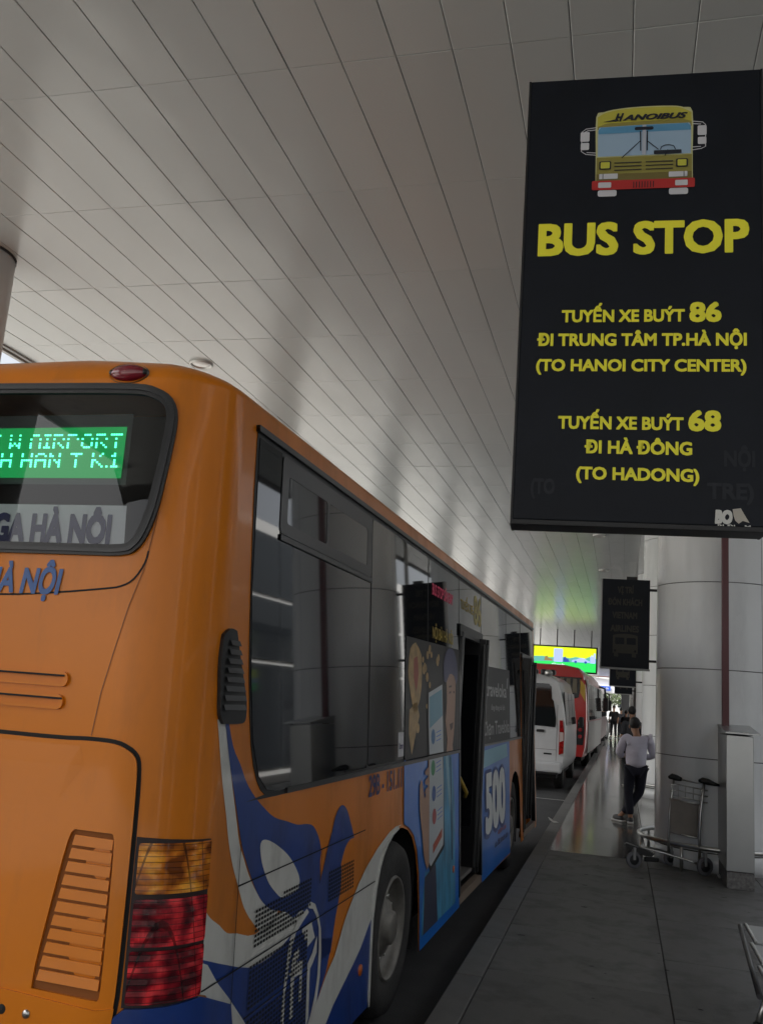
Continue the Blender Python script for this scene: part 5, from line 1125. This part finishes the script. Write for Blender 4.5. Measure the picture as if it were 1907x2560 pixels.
def car(loc, rz, m, lab, H_=1.5, L=4.4):
    t = empty('parked_car', loc, rz); tag(t, lab, 'car', 'cars waiting at the kerb')
    k = H_/1.5
    A = lambda h, w, top_: [(w*.94, .28), (w, .45), (w, h*.62), (w*.97, h*.80), (top_, h), (top_*.6, h+.02)]
    S = [prof(A(.92*k, .80, .70), 0, .05), prof(A(1.0*k, .86, .74), .25, .04), prof([(.84, .26), (.88, .45), (.88, .85*k), (.84, 1.0*k), (.62, H_-.06), (.35, H_)], .95), prof([(.84, .26), (.88, .45), (.88, .85*k), (.84, .98*k), (.63, H_-.03), (.35, H_+.03)], 2.0), prof([(.84, .26), (.88, .45), (.88, .85*k), (.84, .97*k), (.62, H_-.10), (.35, H_-.05)], 2.7), prof(A(1.0*k, .87, .74), 3.4), prof(A(.80*k, .80, .62), L)]
    q = MB(); q.loft(S); q.build('body', m, t, sharp=35)
    q = MB(); q.loft([[(-.62, .30, 1.0*k+.03), (.62, .30, 1.0*k+.03), (.55, .92, H_-.02), (-.55, .92, H_-.02)], [(-.62, .27, 1.0*k+.05), (.62, .27, 1.0*k+.05), (.55, .90, H_+.01), (-.55, .90, H_+.01)]], False); q.build('rear_window', M_VG, t)
    for s in (1, -1):
        q = MB(); q.prism([(s*.60, .72*k), (s*.79, .72*k), (s*.79, .90*k), (s*.60, .90*k)], -.03, .03); q.build('tail_lamp', M_RL, t)
        for y in (.85, 3.55): vwheel(t, s*.76, y, .32)
        q = MB(); q.loft([[(s*.845, .95, 1.0*k), (s*.66, .95, H_-.10), (s*.68, .95, H_-.10), (s*.865, .95, 1.0*k)], [(s*.845, 2.7, 1.0*k), (s*.66, 2.7, H_-.13), (s*.68, 2.7, H_-.13), (s*.865, 2.7, 1.0*k)]], False); q.build('side_window', M_VG, t)
        q = MB(); q.box((s*.98, 2.75, 1.02*k), (.18, .1, .13), .03); q.build('wing_mirror', m, t)
    q = MB(); q.box((0, .02, .42), (1.6, .12, .22), .04); q.build('bumper', m, t)
    return t
M_CG = mat('car_grey', (.10, .10, .105), .3, coat=.5); M_CB = mat('car_black', (.02, .02, .022), .25, coat=.6); M_CSV = mat('car_silver', (.35, .35, .35), .3, metal=.4, coat=.4)
car((-1.62, 55.5, ROADZ), 0, M_CG, 'dark grey SUV at the kerb just beyond the coaches', 1.75)
car((-1.75, 63, ROADZ), 0, M_CB, 'black car in the queue beyond the grey SUV', 1.5)
car((-1.8, 71, ROADZ), 0, M_CSV, 'silver car farthest down the kerb', 1.5)
# silver car on the outer lane, out of view behind the bus
car((-6.0, 30, ROADZ), 0, M_CSV, 'silver car on the outer lane, hidden behind the bus', 1.5)

# ------------------------------------------------------------------ beyond the canopy
def tree(x, y, h, lab, seed, r=2.6):
    R_ = random.Random(seed); t = empty('tree', (x, y, ROADZ)); tag(t, lab, 'tree', 'trees beyond the canopy')
    q = MB(); q.tube([(0, 0, 0), (.1, 0, h*.3), (-.05, .1, h*.6), (0, 0, h*.85)], [.22, .18, .12, .04], 8)
    for k in range(5):
        a = R_.uniform(0, 6.28); q.tube([(0, 0, h*.4+k*.3), (math.cos(a)*r*.4, math.sin(a)*r*.4, h*.62+k*.25), (math.cos(a)*r*.7, math.sin(a)*r*.7, h*.75+k*.2)], [.09, .05, .02], 6)
    q.build('trunk', mat('bark', (.10, .08, .06), .9), t)
    V, Fc = [], []
    cl = [(R_.uniform(-.6, .6)*r, R_.uniform(-.6, .6)*r, h*R_.uniform(.58, .98), R_.uniform(.3, .5)*r) for _ in range(12)]
    for i in range(1500):
        c_ = R_.choice(cl); d = Vector((R_.gauss(0, 1), R_.gauss(0, 1), R_.gauss(0, .8))).normalized()*c_[3]*R_.uniform(.5, 1.)
        p = Vector(c_[:3])+d; s = R_.uniform(.09, .2); u = Vector((R_.gauss(0, 1), R_.gauss(0, 1), R_.gauss(0, 1))).normalized(); w = u.orthogonal().normalized()
        k = len(V); V += [p-u*s, p+w*s*.5, p+u*s, p-w*s*.5]; Fc.append((k, k+1, k+2, k+3))
    meshobj('crown', V, Fc, mat('leaves', (.07, .10, .03), .6, noise=.5, nscale=1.5), t)
tree(-2.6, 150, 5.6, 'pale tree seen through the far end of the canopy', 1, 3.2)
tree(.6, 162, 5.0, 'greyish tree right of the pale one at the far end', 2, 2.8)
tree(-7, 158, 7, 'taller tree hidden behind the coaches at the far end', 5, 3.5)
for i, (x, y) in enumerate(((-24, 18), (-27, 34), (-25, 52), (-29, 70), (-26, 92))): tree(x, y, 7.5, 'unseen tree added across the open road for reflections, %s' % ('nearest the camera', 'second from the camera', 'in the middle of the row', 'fourth along', 'last of the row')[i], 10+i, 3.2)  # row of trees added out of view, only to be reflected
fb = empty('far_canopy', (0, 128, 0)); tag(fb, 'white curved canopy front with blue sign at the far end', 'canopy')
q = MB(); q.prism([(-14, 3.7), (-14, 4.9), (-9, 5.6), (-4, 5.75), (-1.2, 5.5), (.8, 4.9), (2.4, 4.0), (2.4, 3.7)], 0, 1.2); q.build('curved_front', mat('bright_canopy_white', (.8, .8, .82), .5), fb)
q = MB(); q.box((-4, -.1, 3.75), (16, .3, .14)); q.build('lower_beam', M_FASCIA, fb)
q = MB(); q.prism(rrect(-3.0, -1.45, 4.05, 4.62, .05, 2), -.25, -.12); q.build('blue_sign', mat('blue_sign_face', (.03, .10, .50), .4), fb)
text_on('lettering', 'GA ĐI', lambda u, v: Vector((u, -.26, v)), -2.7, -1.75, 4.2, .24, M_EW, fb, .03)
q = MB(); q.box((-4, 1, 6.0), (16, 3, .25)); q.build('red_eave', mat('faded_red_eave', (.3, .08, .06), .6), fb)
for x in (-10, 1.9):
    q = MB(); q.box((x, .5, 1.8), (.5, .5, 4)); q.build('pillar', M_VW, fb)
bd = empty('far_building', (2, 185, ROADZ)); tag(bd, 'pale building glimpsed beyond the trees at the far end', 'building')
q = MB(); q.box((0, 5, 5), (50, 10, 10)); q.build('wall', mat('pale_render', (.62, .62, .6), .7), bd)
for i in range(14):
    for z in (3, 6.5):
        q = MB(); q.box((-20+i*3, -.02, z), (1.4, .1, 1.5)); q.build('window', M_TG, bd)
gb = empty('mirrored_building', (-48, 60, ROADZ)); tag(gb, 'unseen pale yellow building added across the open road for the ceiling reflection', 'building')  # added out of view so the glossy ceiling picks up yellow reflections
q = MB(); q.box((-5, 0, 5), (10, 150, 10)); q.build('wall', mat('pale_yellow_render', (.60, .52, .30), .7), gb)
for i in range(36):
    for z in (2.5, 6.5):
        q = MB(); q.box((.02, -70+i*4, z), (.1, 2.0, 1.8)); q.build('window', M_TG, gb)
# dark square pillars far along the pavement
for x, y, w, m_, lab in ((.22, 60, .5, M_CG, 'dark narrow pillar far along the pavement, nearest the far opening'), (.46, 31.5, .16, mat('bronze_cladding', (.12, .11, .10), .4), 'brownish slim pillar rising behind the leaning man')):
    t = empty('square_pillar', (x, y, 0)); tag(t, lab, 'pillar')
    q = MB(); q.box((0, 0, CEIL/2), (w, w, CEIL), .01); q.build('shaft', m_, t); q = MB(); q.box((0, 0, .08), (w+.03, w+.03, .16)); q.build('plinth', M_CJOINT, t)
